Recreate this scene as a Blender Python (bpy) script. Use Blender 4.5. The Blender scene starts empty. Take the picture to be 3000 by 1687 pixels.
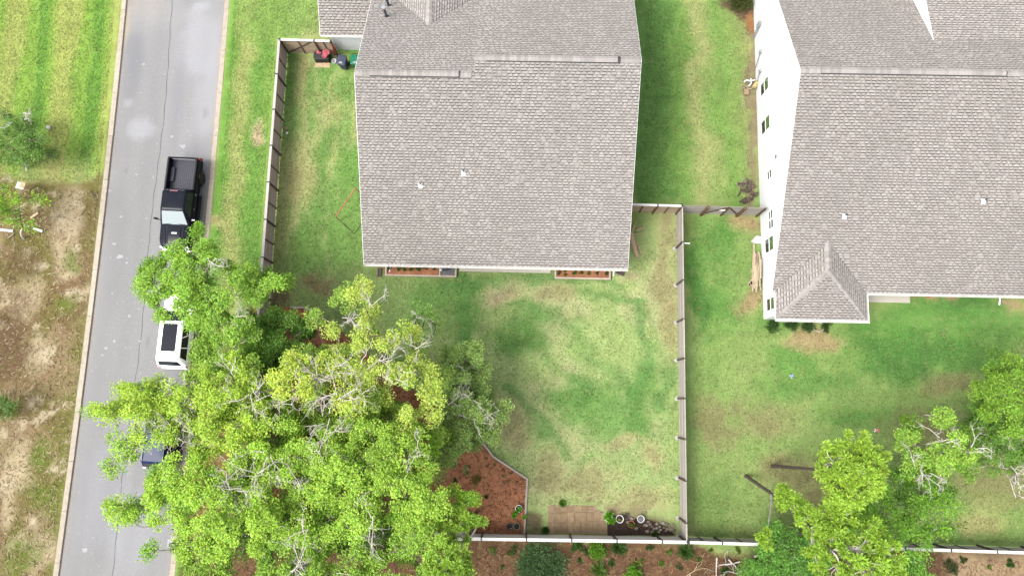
import bpy, math, random
import numpy as np
from mathutils import Matrix, Vector

# ------------------------------------------------------------------ camera
SC = bpy.context.scene
COL = SC.collection
random.seed(7)
RNG = np.random.default_rng(11)
R_ = math.radians
F, CX, CY, CAMH = 2130.0, 1500.0, 843.5, 46.5          # focal length in photo pixels, drone height in m
NX, NY = 1525.0, 1180.0                                 # the photo pixel straight below the drone
_d = np.array([(NX - CX) / F, -(NY - CY) / F, -1.0]); _d /= np.linalg.norm(_d)
_z = -_d
_x = np.array([1.0, 0, 0]) - _z[0] * _z; _x /= np.linalg.norm(_x)
_y = np.cross(_z, _x)
CR = np.array([_x, _y, _z])                             # camera axes -> world axes

cam_d = bpy.data.cameras.new('camera')
cam = bpy.data.objects.new('camera', cam_d)
COL.objects.link(cam)
cam_d.sensor_width = 36.0
cam_d.lens = F / 3000.0 * 36.0
cam_d.clip_start, cam_d.clip_end = 0.5, 2000.0
m4 = np.eye(4); m4[:3, :3] = CR; m4[2, 3] = CAMH
cam.matrix_world = Matrix(m4.tolist())
SC.camera = cam

# ------------------------------------------------------------------ sky, sun, exposure
SUN_EL, SUN_AZ = 58.0, 246.0      # degrees; compass bearing the light comes from (0 = +Y, 90 = +X)
w = bpy.data.worlds.new('World'); SC.world = w; w.use_nodes = True
nt = w.node_tree; nt.nodes.clear()
sky = nt.nodes.new('ShaderNodeTexSky'); sky.sky_type = 'NISHITA'; sky.sun_disc = False
sky.sun_elevation = R_(SUN_EL); sky.sun_rotation = R_(SUN_AZ)
sky.air_density, sky.dust_density, sky.ozone_density = 1.0, 4.0, 1.0
hsv = nt.nodes.new('ShaderNodeHueSaturation'); hsv.inputs['Saturation'].default_value = 0.22   # milky overcast
bg = nt.nodes.new('ShaderNodeBackground'); bg.inputs['Strength'].default_value = 0.15
wo = nt.nodes.new('ShaderNodeOutputWorld')
nt.links.new(sky.outputs[0], hsv.inputs['Color']); nt.links.new(hsv.outputs[0], bg.inputs[0]); nt.links.new(bg.outputs[0], wo.inputs[0])
sd = bpy.data.lights.new('sun', 'SUN'); sd.energy = 1.3; sd.angle = R_(26); sd.color = (1.0, 0.96, 0.90)
sun = bpy.data.objects.new('sun', sd); COL.objects.link(sun)
_az = R_(SUN_AZ); _el = R_(SUN_EL)
_to = Vector((math.sin(_az) * math.cos(_el), math.cos(_az) * math.cos(_el), math.sin(_el)))
sun.rotation_euler = _to.to_track_quat('Z', 'Y').to_euler()
SC.view_settings.view_transform = 'Standard'; SC.view_settings.look = 'None'
SC.view_settings.exposure = 1.72; SC.view_settings.gamma = 1.0; SC.view_settings.use_curve_mapping = False
SC.render.engine = 'CYCLES'
SC.cycles.max_bounces = 6; SC.cycles.transparent_max_bounces = 4

# ------------------------------------------------------------------ helpers
KEXP = 3.1      # how much brighter than its base colour a level surface shows in the photograph
def C(r, g, b, k=None):
    f = lambda c: (c / 12.92 if c <= 0.04045 else ((c + 0.055) / 1.055) ** 2.4)
    return tuple(f(v / 255.0) / (k or KEXP) for v in (r, g, b))
def rayd(u, v):
    return CR @ np.array([(u - CX) / F, -(v - CY) / F, -1.0])
def px(u, v, h=0.0):
    d = rayd(u, v); t = (h - CAMH) / d[2]
    return np.array([d[0] * t, d[1] * t, h])
def dp(u, v, h=0.0):              # the same for coordinates read off the 2576-pixel-wide view
    return px(u * 1.1646, v * 1.1646, h)
def on_plane(u, v, P, n):
    d = rayd(u, v); o = np.array([0, 0, CAMH]); P = np.array(P, float); n = np.array(n, float)
    return o + d * (np.dot(P - o, n) / np.dot(d, n))

def node_mat(name, col, col2=None, scale=3.0, rough=0.85, bump=0.0, bscale=30.0, objrand=0.0, spec=0.3, metal=0.0,
             stretch=None, coat=0.0, attr=None, fine=0.0, fscale=40.0, obj_coords=False, detail=5.0):
    m = bpy.data.materials.new(name); m.use_nodes = True
    t = m.node_tree; N = t.nodes; L = t.links
    b = N['Principled BSDF']; b.inputs['Roughness'].default_value = rough
    b.inputs['Specular IOR Level'].default_value = spec; b.inputs['Metallic'].default_value = metal
    b.inputs['Coat Weight'].default_value = coat
    if coat: b.inputs['Coat Roughness'].default_value = 0.04
    if obj_coords:
        tc = N.new('ShaderNodeTexCoord'); src = tc.outputs['Object']
    else:
        g = N.new('ShaderNodeNewGeometry'); src = g.outputs['Position']
    if stretch:
        mp = N.new('ShaderNodeMapping'); mp.inputs['Scale'].default_value = stretch; L.new(src, mp.inputs[0]); src = mp.outputs[0]
    if attr:
        a = N.new('ShaderNodeAttribute'); a.attribute_name = attr; cur = a.outputs['Color']
    else:
        r = N.new('ShaderNodeRGB'); r.outputs[0].default_value = (*col, 1); cur = r.outputs[0]
    if col2:
        n1 = N.new('ShaderNodeTexNoise'); n1.inputs['Scale'].default_value = scale; n1.inputs['Detail'].default_value = detail
        n1.inputs['Roughness'].default_value = 0.65
        L.new(src, n1.inputs['Vector'])
        rp = N.new('ShaderNodeValToRGB'); rp.color_ramp.elements[0].position = 0.35; rp.color_ramp.elements[1].position = 0.65
        L.new(n1.outputs['Fac'], rp.inputs[0])
        mx = N.new('ShaderNodeMix'); mx.data_type = 'RGBA'; mx.inputs['B'].default_value = (*col2, 1)
        L.new(rp.outputs[0], mx.inputs['Factor']); L.new(cur, mx.inputs['A']); cur = mx.outputs['Result']
    if fine:
        n2 = N.new('ShaderNodeTexNoise'); n2.inputs['Scale'].default_value = fscale; n2.inputs['Detail'].default_value = 3
        L.new(src, n2.inputs['Vector'])
        mr = N.new('ShaderNodeMapRange'); mr.inputs['From Min'].default_value = 0.3; mr.inputs['From Max'].default_value = 0.7
        mr.inputs['To Min'].default_value = 1 - fine; mr.inputs['To Max'].default_value = 1 + fine
        L.new(n2.outputs['Fac'], mr.inputs[0])
        vm = N.new('ShaderNodeVectorMath'); vm.operation = 'SCALE'; L.new(cur, vm.inputs[0]); L.new(mr.outputs[0], vm.inputs['Scale']); cur = vm.outputs[0]
    if objrand:
        oi = N.new('ShaderNodeObjectInfo')
        mr = N.new('ShaderNodeMapRange'); mr.inputs['To Min'].default_value = 1 - objrand; mr.inputs['To Max'].default_value = 1 + objrand
        L.new(oi.outputs['Random'], mr.inputs[0])
        vm = N.new('ShaderNodeVectorMath'); vm.operation = 'SCALE'; L.new(cur, vm.inputs[0]); L.new(mr.outputs[0], vm.inputs['Scale']); cur = vm.outputs[0]
    L.new(cur, b.inputs['Base Color'])
    if bump:
        n3 = N.new('ShaderNodeTexNoise'); n3.inputs['Scale'].default_value = bscale; n3.inputs['Detail'].default_value = 4
        L.new(src, n3.inputs['Vector'])
        bp = N.new('ShaderNodeBump'); bp.inputs['Strength'].default_value = bump; bp.inputs['Distance'].default_value = 0.05
        L.new(n3.outputs['Fac'], bp.inputs['Height']); L.new(bp.outputs[0], b.inputs['Normal'])
    return m

def leaf_mat(name, trans=0.42):
    m = bpy.data.materials.new(name); m.use_nodes = True
    t = m.node_tree; N = t.nodes; L = t.links; N.clear()
    a = N.new('ShaderNodeAttribute'); a.attribute_name = 'Col'
    d = N.new('ShaderNodeBsdfPrincipled'); d.inputs['Roughness'].default_value = 0.55; d.inputs['Specular IOR Level'].default_value = 0.25
    tr = N.new('ShaderNodeBsdfTranslucent')
    mx = N.new('ShaderNodeMixShader'); mx.inputs[0].default_value = trans
    o = N.new('ShaderNodeOutputMaterial')
    L.new(a.outputs['Color'], d.inputs['Base Color']); L.new(a.outputs['Color'], tr.inputs['Color'])
    L.new(d.outputs[0], mx.inputs[1]); L.new(tr.outputs[0], mx.inputs[2]); L.new(mx.outputs[0], o.inputs[0])
    return m

def raw_mesh(name, V, Fq, cols=None, smooth=False, mat=None, point_cols=True):
    V = np.asarray(V, dtype=np.float32); Fq = np.asarray(Fq, dtype=np.int32)
    k = Fq.shape[1]; n = Fq.shape[0]
    me = bpy.data.meshes.new(name)
    me.vertices.add(len(V)); me.vertices.foreach_set('co', V.ravel())
    me.loops.add(n * k); me.loops.foreach_set('vertex_index', Fq.ravel())
    me.polygons.add(n); me.polygons.foreach_set('loop_start', np.arange(0, n * k, k, dtype=np.int32))
    me.update(calc_edges=True)
    if cols is not None:
        at = me.color_attributes.new('Col', 'FLOAT_COLOR', 'POINT')
        c4 = np.ones((len(V), 4), np.float32); c4[:, :3] = cols; at.data.foreach_set('color', c4.ravel())
    if smooth: me.polygons.foreach_set('use_smooth', np.ones(n, dtype=bool))
    if mat: me.materials.append(mat)
    me.validate()
    return me

ORG = {}
def empty(name, loc=(0, 0, 0), rz=0.0):
    o = bpy.data.objects.new(name, None); COL.objects.link(o); o.location = [float(v) for v in loc]; o.rotation_euler.z = rz
    o.empty_display_size = 0.2
    ORG[o.name] = np.array([float(v) for v in loc]); return o
def tag(o, label=None, cat=None, group=None, kind=None):
    if label: o['label'] = label
    if cat: o['category'] = cat
    if group: o['group'] = group
    if kind: o['kind'] = kind
    return o
def rootloc(o):
    while o.parent: o = o.parent
    return ORG.get(o.name, np.zeros(3))

class MB:
    """collects shapes; build() links them as one mesh object"""
    def __init__(s): s.v = []; s.f = []; s.c = []; s.cur = (1, 1, 1)
    def add(s, vs, fs):
        o = len(s.v); s.v += [tuple(float(a) for a in v) for v in vs]; s.c += [s.cur] * len(vs)
        s.f += [tuple(i + o for i in f) for f in fs]
    def box(s, c, size, rz=0.0, M=None, taper=1.0):
        x, y, z = size[0] / 2, size[1] / 2, size[2] / 2
        P = [(-x, -y, -z), (x, -y, -z), (x, y, -z), (-x, y, -z), (-x * taper, -y * taper, z), (x * taper, -y * taper, z), (x * taper, y * taper, z), (-x * taper, y * taper, z)]
        ca, sa = math.cos(rz), math.sin(rz)
        if M is not None: P = [tuple(M @ Vector(p)) for p in P]
        else: P = [(p[0] * ca - p[1] * sa, p[0] * sa + p[1] * ca, p[2]) for p in P]
        s.add([(p[0] + c[0], p[1] + c[1], p[2] + c[2]) for p in P],
              [(0, 3, 2, 1), (4, 5, 6, 7), (0, 1, 5, 4), (1, 2, 6, 5), (2, 3, 7, 6), (3, 0, 4, 7)])
    def bar(s, a, b, wd, ht):          # rectangular bar from a to b, wd across, ht upright
        a = Vector(a); b = Vector(b); d = (b - a).normalized()
        up = Vector((0, 0, 1)) if abs(d.z) < 0.95 else Vector((0, 1, 0))
        sx = d.cross(up).normalized(); u = sx.cross(d)
        P = []
        for q in (a, b):
            for i, j in ((-1, -1), (1, -1), (1, 1), (-1, 1)): P.append(q + sx * (i * wd / 2) + u * (j * ht / 2))
        s.add([tuple(p) for p in P], [(3, 2, 1, 0), (4, 5, 6, 7), (0, 1, 5, 4), (1, 2, 6, 5), (2, 3, 7, 6), (3, 0, 4, 7)])
    def tube(s, pts, rad, n=6, cap=True):
        pts = [Vector(p) for p in pts]; k = len(pts)
        if not hasattr(rad, '__len__'): rad = [rad] * k
        vs = []; prev = None
        for i, p in enumerate(pts):
            d = (pts[min(i + 1, k - 1)] - pts[max(i - 1, 0)])
            d = d.normalized() if d.length > 1e-6 else Vector((0, 0, 1))
            if prev is None:
                a = d.orthogonal().normalized()
            else:
                a = (prev - d * prev.dot(d)); a = a.normalized() if a.length > 1e-5 else d.orthogonal().normalized()
            prev = a; b = d.cross(a)
            for j in range(n):
                t = 2 * math.pi * j / n; vs.append(tuple(p + (a * math.cos(t) + b * math.sin(t)) * rad[i]))
        fs = [(i * n + j, i * n + (j + 1) % n, (i + 1) * n + (j + 1) % n, (i + 1) * n + j) for i in range(k - 1) for j in range(n)]
        if cap: fs += [tuple(range(n))[::-1], tuple((k - 1) * n + j for j in range(n))]
        s.add(vs, fs)
    def lathe(s, prof, c=(0, 0, 0), n=20, axis='z'):   # prof: (radius, height)
        vs = []; k = len(prof)
        for r, h in prof:
            for j in range(n):
                t = 2 * math.pi * j / n; x, y = r * math.cos(t), r * math.sin(t)
                p = (x, y, h) if axis == 'z' else (h, x, y)
                vs.append((p[0] + c[0], p[1] + c[1], p[2] + c[2]))
        fs = [(i * n + j, i * n + (j + 1) % n, (i + 1) * n + (j + 1) % n, (i + 1) * n + j) for i in range(k - 1) for j in range(n)]
        if prof[0][0] > 1e-4: fs.append(tuple(range(n))[::-1])
        if prof[-1][0] > 1e-4: fs.append(tuple((k - 1) * n + j for j in range(n)))
        s.add(vs, fs)
    def loft(s, rings, cap=True, closed=True):
        n = len(rings[0]); vs = [p for r in rings for p in r]; k = len(rings)
        fs = [(i * n + j, i * n + (j + 1) % n, (i + 1) * n + (j + 1) % n, (i + 1) * n + j) for i in range(k - 1) for j in range(n if closed else n - 1)]
        if cap: fs += [tuple(range(n))[::-1], tuple((k - 1) * n + j for j in range(n))]
        s.add(vs, fs)
    def poly(s, pts, thick=0.0):       # flat polygon, thickened straight down
        n = len(pts)
        if not thick: s.add(pts, [tuple(range(n))]); return
        vs = list(pts) + [(p[0], p[1], p[2] - thick) for p in pts]
        s.add(vs, [tuple(range(n)), tuple(range(2 * n - 1, n - 1, -1))] + [(i, i + n, (i + 1) % n + n, (i + 1) % n) for i in range(n)])
    def prism(s, pts, d):              # any planar polygon swept along vector d
        n = len(pts); vs = list(pts) + [(p[0] + d[0], p[1] + d[1], p[2] + d[2]) for p in pts]
        s.add(vs, [tuple(range(n))[::-1], tuple(range(n, 2 * n))] + [(i, (i + 1) % n, (i + 1) % n + n, i + n) for i in range(n)])
    def build(s, name, mat, parent=None, world=True, smooth=False, cols=False, fix=True):
        off = rootloc(parent) if (parent and world) else np.zeros(3)
        me = bpy.data.meshes.new(name)
        me.from_pydata([(a[0] - off[0], a[1] - off[1], a[2] - off[2]) for a in s.v], [], s.f)
        if cols:
            at = me.color_attributes.new('Col', 'FLOAT_COLOR', 'POINT')
            at.data.foreach_set('color', [q for c in s.c for q in (*c, 1.0)])
        if fix:
            import bmesh
            bm = bmesh.new(); bm.from_mesh(me); bmesh.ops.recalc_face_normals(bm, faces=bm.faces); bm.to_mesh(me); bm.free()
        if mat: me.materials.append(mat)
        if smooth:
            me.polygons.foreach_set('use_smooth', [True] * len(me.polygons))
            try: me.set_sharp_from_angle(angle=R_(35))
            except Exception: pass
        o = bpy.data.objects.new(name, me); COL.objects.link(o)
        if parent: o.parent = parent
        return o
def obj_from(me, name, parent=None, loc=(0, 0, 0), rz=0.0, scale=(1, 1, 1), world=True, rot=None):
    o = bpy.data.objects.new(name, me); COL.objects.link(o)
    off = rootloc(parent) if (parent and world) else np.zeros(3)
    o.location = [float(loc[i] - off[i]) for i in range(3)]; o.rotation_euler = rot if rot else (0, 0, rz); o.scale = scale
    if parent: o.parent = parent
    return o
def unit_box(name, mat, bev=0.0):
    mb = MB(); mb.box((0, 0, 0), (1, 1, 1)); me = bpy.data.meshes.new(name)
    me.from_pydata(mb.v, [], mb.f); me.materials.append(mat); return me

# value noise for painting which plants grow where
_NT = RNG.random((256, 256))
def vnoise(x, y, sc, seed=0):
    x = np.asarray(x) / sc + seed * 17.3; y = np.asarray(y) / sc + seed * 9.1
    xi = np.floor(x).astype(int); yi = np.floor(y).astype(int); fx = x - xi; fy = y - yi
    fx = fx * fx * (3 - 2 * fx); fy = fy * fy * (3 - 2 * fy)
    g = lambda i, j: _NT[i % 256, j % 256]
    return (g(xi, yi) * (1 - fx) + g(xi + 1, yi) * fx) * (1 - fy) + (g(xi, yi + 1) * (1 - fx) + g(xi + 1, yi + 1) * fx) * fy
def fbm(x, y, sc, seed=0, o=4):
    a = 0; amp = 0.5; tot = 0
    for i in range(o): a = a + amp * vnoise(x, y, sc / 2 ** i, seed + i * 3); tot += amp; amp *= 0.55
    return a / tot
def sstep(a, b, x):
    t = np.clip((x - a) / (b - a), 0, 1); return t * t * (3 - 2 * t)
def polydist(x, y, pts):           # distance to a polyline
    d = np.full(np.shape(x), 1e9)
    for (x0, y0), (x1, y1) in zip(pts[:-1], pts[1:]):
        vx, vy = x1 - x0, y1 - y0; L2 = vx * vx + vy * vy + 1e-9
        t = np.clip(((x - x0) * vx + (y - y0) * vy) / L2, 0, 1)
        d = np.minimum(d, np.hypot(x - x0 - t * vx, y - y0 - t * vy))
    return d
def inpoly(x, y, pts):
    c = np.zeros(np.shape(x), bool); n = len(pts)
    for i in range(n):
        x0, y0 = pts[i]; x1, y1 = pts[(i + 1) % n]
        c ^= ((y0 > y) != (y1 > y)) & (x < (x1 - x0) * (y - y0) / (y1 - y0 + 1e-12) + x0)
    return c
def G(u, v): return tuple(px(u, v)[:2])

# ------------------------------------------------------------------ materials
M = {}
M['ground'] = None
M['white'] = node_mat('white_siding', (0.47, 0.475, 0.48), (0.44, 0.445, 0.45), scale=0.6, rough=0.6)
M['trim'] = node_mat('white_trim', (0.58, 0.58, 0.58), rough=0.5)
M['gutter'] = node_mat('gutter_metal', (0.56, 0.56, 0.55), (0.46, 0.45, 0.43), scale=1.2, rough=0.45)
M['gutter_in'] = node_mat('gutter_grit', (0.25, 0.24, 0.22), (0.4, 0.39, 0.36), scale=4, rough=0.9)
M['deck'] = node_mat('roof_deck', C(120, 113, 110), rough=0.95)
M['shingle'] = node_mat('shingle_granules', (1, 1, 1), attr='Col', fine=0.10, fscale=50, rough=0.95, spec=0.15)
M['cap'] = node_mat('ridge_cap_granules', C(206, 199, 194), C(190, 183, 178), scale=30, rough=0.95, objrand=0.16, spec=0.15)
M['vent_black'] = node_mat('vent_slot_black', (0.03, 0.03, 0.03), rough=0.7)
M['blackmetal'] = node_mat('black_metal', (0.025, 0.03, 0.04), rough=0.35, spec=0.5)
M['glass'] = node_mat('window_glass', (0.012, 0.014, 0.015), rough=0.06, spec=0.6)
M['glass_upper'] = node_mat('window_glass_green_reflection', (0.055, 0.11, 0.035), (0.03, 0.07, 0.02), scale=2.0, rough=0.08, spec=0.5)  # green reflections painted into the pane colour
M['cream'] = node_mat('cream_concrete', C(252, 246, 230), C(240, 231, 212), scale=4, rough=0.9, fine=0.06)
M['wood_grey'] = node_mat('weathered_board', C(234, 226, 216), C(206, 197, 186), scale=7, rough=0.9, objrand=0.18, obj_coords=True, stretch=(2.0, 1, 5.0), fine=0.06)
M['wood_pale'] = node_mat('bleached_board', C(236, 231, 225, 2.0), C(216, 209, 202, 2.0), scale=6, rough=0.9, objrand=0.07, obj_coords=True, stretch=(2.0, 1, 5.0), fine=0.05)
M['wood_brown'] = node_mat('brown_board', C(226, 208, 194), C(198, 180, 166), scale=5, rough=0.9, objrand=0.12, obj_coords=True, stretch=(1.5, 1, 4.0), fine=0.08)
M['wood_tan'] = node_mat('tan_board', C(240, 216, 184), C(216, 188, 154), scale=6, rough=0.9, objrand=0.10, obj_coords=True, stretch=(1.5, 1, 4.0), fine=0.06)
M['cap_pale'] = node_mat('fence_cap_board', C(244, 241, 237, 2.3), C(228, 224, 219, 2.3), scale=4, rough=0.85, objrand=0.05, obj_coords=True)
M['cap_pink'] = node_mat('fence_cap_aged', C(226, 216, 210, 2.6), C(206, 194, 188, 2.6), scale=4, rough=0.85, objrand=0.06, obj_coords=True)
M['post'] = node_mat('fence_post', C(132, 113, 98), C(106, 90, 78), scale=5, rough=0.9, objrand=0.15)
M['post_tan'] = node_mat('fence_post_tan', C(150, 118, 84), C(120, 92, 66), scale=5, rough=0.9, objrand=0.15)
M['post_steel'] = node_mat('dark_post_cap', C(70, 70, 74), rough=0.6)
M['concrete'] = node_mat('post_footing', C(228, 224, 216), C(205, 200, 190), scale=8, rough=0.95)
M['kerb'] = node_mat('kerb_concrete', C(234, 220, 200), C(212, 197, 177), scale=3, rough=0.95, objrand=0.07, fine=0.10, fscale=30)
M['timber'] = node_mat('edging_timber', C(226, 217, 208), C(200, 186, 174), scale=5, rough=0.9, objrand=0.05, fine=0.06)
M['timber_new'] = node_mat('planter_timber', C(246, 228, 210), C(226, 204, 184), scale=4, rough=0.9, objrand=0.06, fine=0.06)
M['mulch'] = node_mat('red_mulch', C(218, 150, 108), C(182, 124, 90), scale=2.2, rough=1.0, bump=0.7, bscale=22, fine=0.28, fscale=26)
M['straw'] = node_mat('pine_straw', (1, 1, 1), attr='Col', rough=0.95, spec=0.1)
M['gravel'] = node_mat('grey_gravel', C(160, 160, 162), C(110, 110, 114), scale=14, rough=0.95, bump=0.6, bscale=40)
M['bark_pale'] = node_mat('lichen_bark', C(226, 219, 212, 1.9), C(184, 173, 162, 1.9), scale=4, rough=0.95, fine=0.12, fscale=18)
M['bark_grey'] = node_mat('grey_oak_bark', C(150, 138, 122), C(104, 92, 78), scale=5, rough=0.95)
M['bark_pine'] = node_mat('pine_bark', C(124, 106, 96), C(84, 70, 62), scale=9, rough=0.95, bump=0.6, bscale=16)
M['leaf'] = leaf_mat('oak_leaf')
M['needle'] = leaf_mat('pine_needle', 0.25)
M['paver'] = node_mat('paver_sandstone', C(196, 168, 132), C(172, 146, 112), scale=4, rough=0.95, objrand=0.16, fine=0.14, fscale=30, bump=0.2)
M['soil'] = node_mat('dark_soil', C(92, 74, 62), C(66, 52, 45), scale=5, rough=1.0, bump=0.8, bscale=18, fine=0.25, fscale=22)
M['rock'] = node_mat('pale_rock', C(196, 182, 166), C(140, 124, 110), scale=6, rough=0.95, objrand=0.22, bump=0.3)
M['pot_white'] = node_mat('white_pot', (0.45, 0.45, 0.45), rough=0.35)
M['pot_dark'] = node_mat('dark_pot', (0.06, 0.06, 0.055), rough=0.5)
M['pot_grey'] = node_mat('grey_green_pot', C(150, 160, 152), rough=0.4)
M['terracotta'] = node_mat('terracotta', C(222, 140, 98), rough=0.8)
M['lumber'] = node_mat('cut_lumber', C(246, 226, 194), C(226, 200, 164), scale=6, rough=0.9, objrand=0.16, fine=0.05)
M['firewood'] = node_mat('split_log', C(150, 132, 116), C(80, 66, 58), scale=7, rough=0.95, objrand=0.35)
M['paint_black'] = node_mat('black_car_paint', (0.005, 0.006, 0.011), rough=0.2, spec=0.08)
M['paint_white'] = node_mat('white_car_paint', (0.80, 0.80, 0.80), rough=0.3, spec=0.5, coat=0.6)
M['paint_blue'] = node_mat('dark_blue_car_paint', (0.004, 0.011, 0.042), rough=0.2, spec=0.10)
M['liner'] = node_mat('bed_liner', C(96, 96, 108), C(84, 84, 95), scale=6, rough=0.7)
M['tyre'] = node_mat('tyre_rubber', (0.018, 0.018, 0.019), rough=0.85)
M['rim_dark'] = node_mat('dark_rim', (0.03, 0.03, 0.032), rough=0.4, metal=0.6)
M['rim_silver'] = node_mat('silver_rim', (0.5, 0.5, 0.52), rough=0.3, metal=0.8)
M['chrome'] = node_mat('chrome', (0.45, 0.46, 0.48), rough=0.15, metal=1.0)
M['carglass'] = node_mat('car_glass', (0.010, 0.014, 0.018), rough=0.03, spec=0.35)
M['windshield'] = node_mat('windscreen_glass', (0.13, 0.16, 0.16), rough=0.03, spec=1.0, coat=1.0)  # pale base colour paints in the sky's reflection
M['red_lens'] = node_mat('red_lens', (0.35, 0.012, 0.015), rough=0.25, spec=0.6)
M['dull_red_lens'] = node_mat('dull_red_lens', (0.11, 0.02, 0.025), rough=0.3, spec=0.5)
M['amber'] = node_mat('amber_lens', (0.5, 0.11, 0.01), rough=0.3, spec=0.6)
M['clear_lens'] = node_mat('clear_lens', (0.6, 0.62, 0.65), rough=0.1, spec=0.8)
M['black_plastic'] = node_mat('black_plastic', (0.012, 0.012, 0.014), rough=0.6, spec=0.15)
M['darkbox'] = node_mat('charcoal_resin', C(66, 62, 66), C(58, 54, 58), scale=8, rough=0.55)
M['bin_blue'] = node_mat('slate_bin', C(84, 92, 116), C(72, 80, 104), scale=3, rough=0.5)
M['bin_green'] = node_mat('green_bin', C(18, 150, 112), C(14, 132, 98), scale=3, rough=0.45)
M['red_cloth'] = node_mat('red_fabric', C(208, 52, 72), C(236, 150, 160), scale=9, rough=0.8)
M['red_paint'] = node_mat('red_tool_paint', C(196, 44, 48), rough=0.5)
M['goal_red'] = node_mat('red_tube', C(226, 132, 104), rough=0.5)
M['ball_white'] = node_mat('white_plastic', (0.42, 0.42, 0.42), rough=0.4)
M['paper'] = node_mat('white_board', (0.40, 0.39, 0.37), (0.33, 0.32, 0.29), scale=4, rough=0.8)
M['brown_block'] = node_mat('splash_block', C(120, 98, 94), C(100, 82, 78), scale=9, rough=0.9)
M['hose'] = node_mat('beige_hose', C(226, 204, 178), rough=0.6)
M['yellow_can'] = node_mat('pale_yellow_plastic', C(232, 214, 152), rough=0.5)
M['tan_block'] = node_mat('tan_block', C(196, 170, 138), rough=0.9)
M['dead_wood'] = node_mat('tan_dead_wood', C(250, 222, 184), C(228, 194, 154), scale=6, rough=0.95, fine=0.2, fscale=14)
M['grey_box'] = node_mat('grey_utility', C(205, 210, 212), rough=0.5)
M['cable'] = node_mat('grey_cable', C(120, 124, 128), rough=0.6)
M['pink_tape'] = node_mat('pale_pink', C(240, 150, 140), rough=0.7)
M['blue_toy'] = node_mat('pale_blue_plastic', C(190, 205, 235), rough=0.5)
M['joint'] = node_mat('road_seam_tar', C(112, 112, 118), rough=0.9)
M['chalk'] = node_mat('chalk_white', C(238, 234, 236, 2.3), rough=0.9)
M['teal_paint'] = node_mat('teal_marking', C(120, 190, 172), rough=0.9)
M['blue_mark'] = node_mat('blue_marking', C(110, 170, 220), rough=0.9)
M['red_toy'] = node_mat('red_plastic', (0.45, 0.01, 0.03), rough=0.4)

# ------------------------------------------------------------------ road, kerbs, ground
ROAD_L = [G(392, -420), G(357, 0), G(330, 280), G(306, 489), G(288, 646), G(251, 920), G(222, 1200), G(156, 1687), G(88, 2150)]
ROAD_R = [G(706, -420), G(671, 0), G(655, 221), G(640, 384), G(618, 652), G(592, 920), G(558, 1250), G(509, 1687), G(462, 2150)]
def resample(pts, n):
    pts = np.array(pts); s = np.r_[0, np.cumsum(np.hypot(*np.diff(pts, axis=0).T))]
    # smooth the polyline with a Catmull-Rom style cubic through y
    t = np.linspace(0, s[-1], n)
    c = np.polyfit(pts[:, 1], pts[:, 0], 3)
    y = np.interp(t, s, pts[:, 1]); return np.stack([np.polyval(c, y), y], 1)
RL = resample(ROAD_L, 200); RR = resample(ROAD_R, 200)
cL = np.polyfit(RL[:, 1], RL[:, 0], 3); cR = np.polyfit(RR[:, 1], RR[:, 0], 3)
KW = 0.34
ROAD_Z = -0.09
def road_s(x, y):       # >0 inside the road corridor, measured from the kerb centre lines
    return np.minimum(x - (np.polyval(cL, np.clip(y, -30, 40)) + KW / 2), (np.polyval(cR, np.clip(y, -30, 40)) - KW / 2) - x)

BED = [G(752, 898), G(850, 899), G(897, 901), G(970, 948), G(1100, 1060), G(1260, 1180), G(1401, 1283), G(1446, 1339), G(1545, 1404), G(1541, 1470), G(1535, 1566), G(700, 1552)]
fine_x = np.arange(-36, 38.01, 0.2); fine_y = np.arange(-15, 30.01, 0.2)
gx = np.r_[-600, -300, -150, -80, -55, -42, fine_x, 44, 60, 90, 160, 300, 600]
gy = np.r_[-600, -300, -150, -80, -45, -25, -18, fine_y, 34, 42, 60, 90, 160, 300, 600]
XX, YY = np.meshgrid(gx, gy); xs, ys = XX.ravel(), YY.ravel()
def blend(cur, mask, col): return cur + (np.array(col) - cur) * mask[:, None]
n_big = fbm(xs, ys, 6, 1); n_mid = fbm(xs, ys, 2.2, 2); n_sml = fbm(xs, ys, 0.8, 3, 3); n_b2 = fbm(xs, ys, 4.0, 5)
wx = xs + (fbm(xs, ys, 3, 8) - .5) * 2.2; wy = ys + (fbm(xs, ys, 3, 9) - .5) * 2.2
def blob(u, v, ru, rv, soft=0.6, ang=0):
    cx, cy = G(u, v); a = R_(ang)
    X = (wx - cx) * math.cos(a) + (wy - cy) * math.sin(a); Y = -(wx - cx) * math.sin(a) + (wy - cy) * math.cos(a)
    d = np.hypot(X / (ru / 46.0), Y / (rv / 46.0)) + (n_sml - .5) * 1.0 + (n_mid - .5) * .5
    return 1 - sstep(1 - soft, 1 + soft, d)
def stroke(pts, wd, soft=0.7):
    d = polydist(wx, wy, [G(*p) for p in pts]) / (wd / 46.0) + (n_sml - .5) * 1.3 + (n_mid - .5) * 1.2
    return 1 - sstep(1 - soft, 1 + soft, d)
def region(pts, soft=0.5):
    P = [G(*p) for p in pts]; d = polydist(wx, wy, P + [P[0]]) * np.where(inpoly(wx, wy, P), -1, 1) + (n_sml - .5) * .4
    return 1 - sstep(-soft, soft, d)
LUSH, DEEP, GREEN, PALE = C(86, 138, 52), C(62, 112, 44), C(116, 156, 70), C(146, 163, 92)
BRIGHT, TAN, STRAW, BROWN = C(128, 172, 48), C(168, 160, 104), C(212, 188, 142), C(138, 114, 86)
SAND, OLIVE, FLOOR = C(220, 200, 164), C(122, 122, 62), C(120, 90, 68)
col = np.tile(np.array(PALE), (len(xs), 1))
col = blend(col, sstep(.42, .62, n_big) * .6, GREEN); col = blend(col, sstep(.5, .7, n_mid) * .5, GREEN)
col = blend(col, sstep(.55, .72, n_b2) * .45, TAN)
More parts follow.
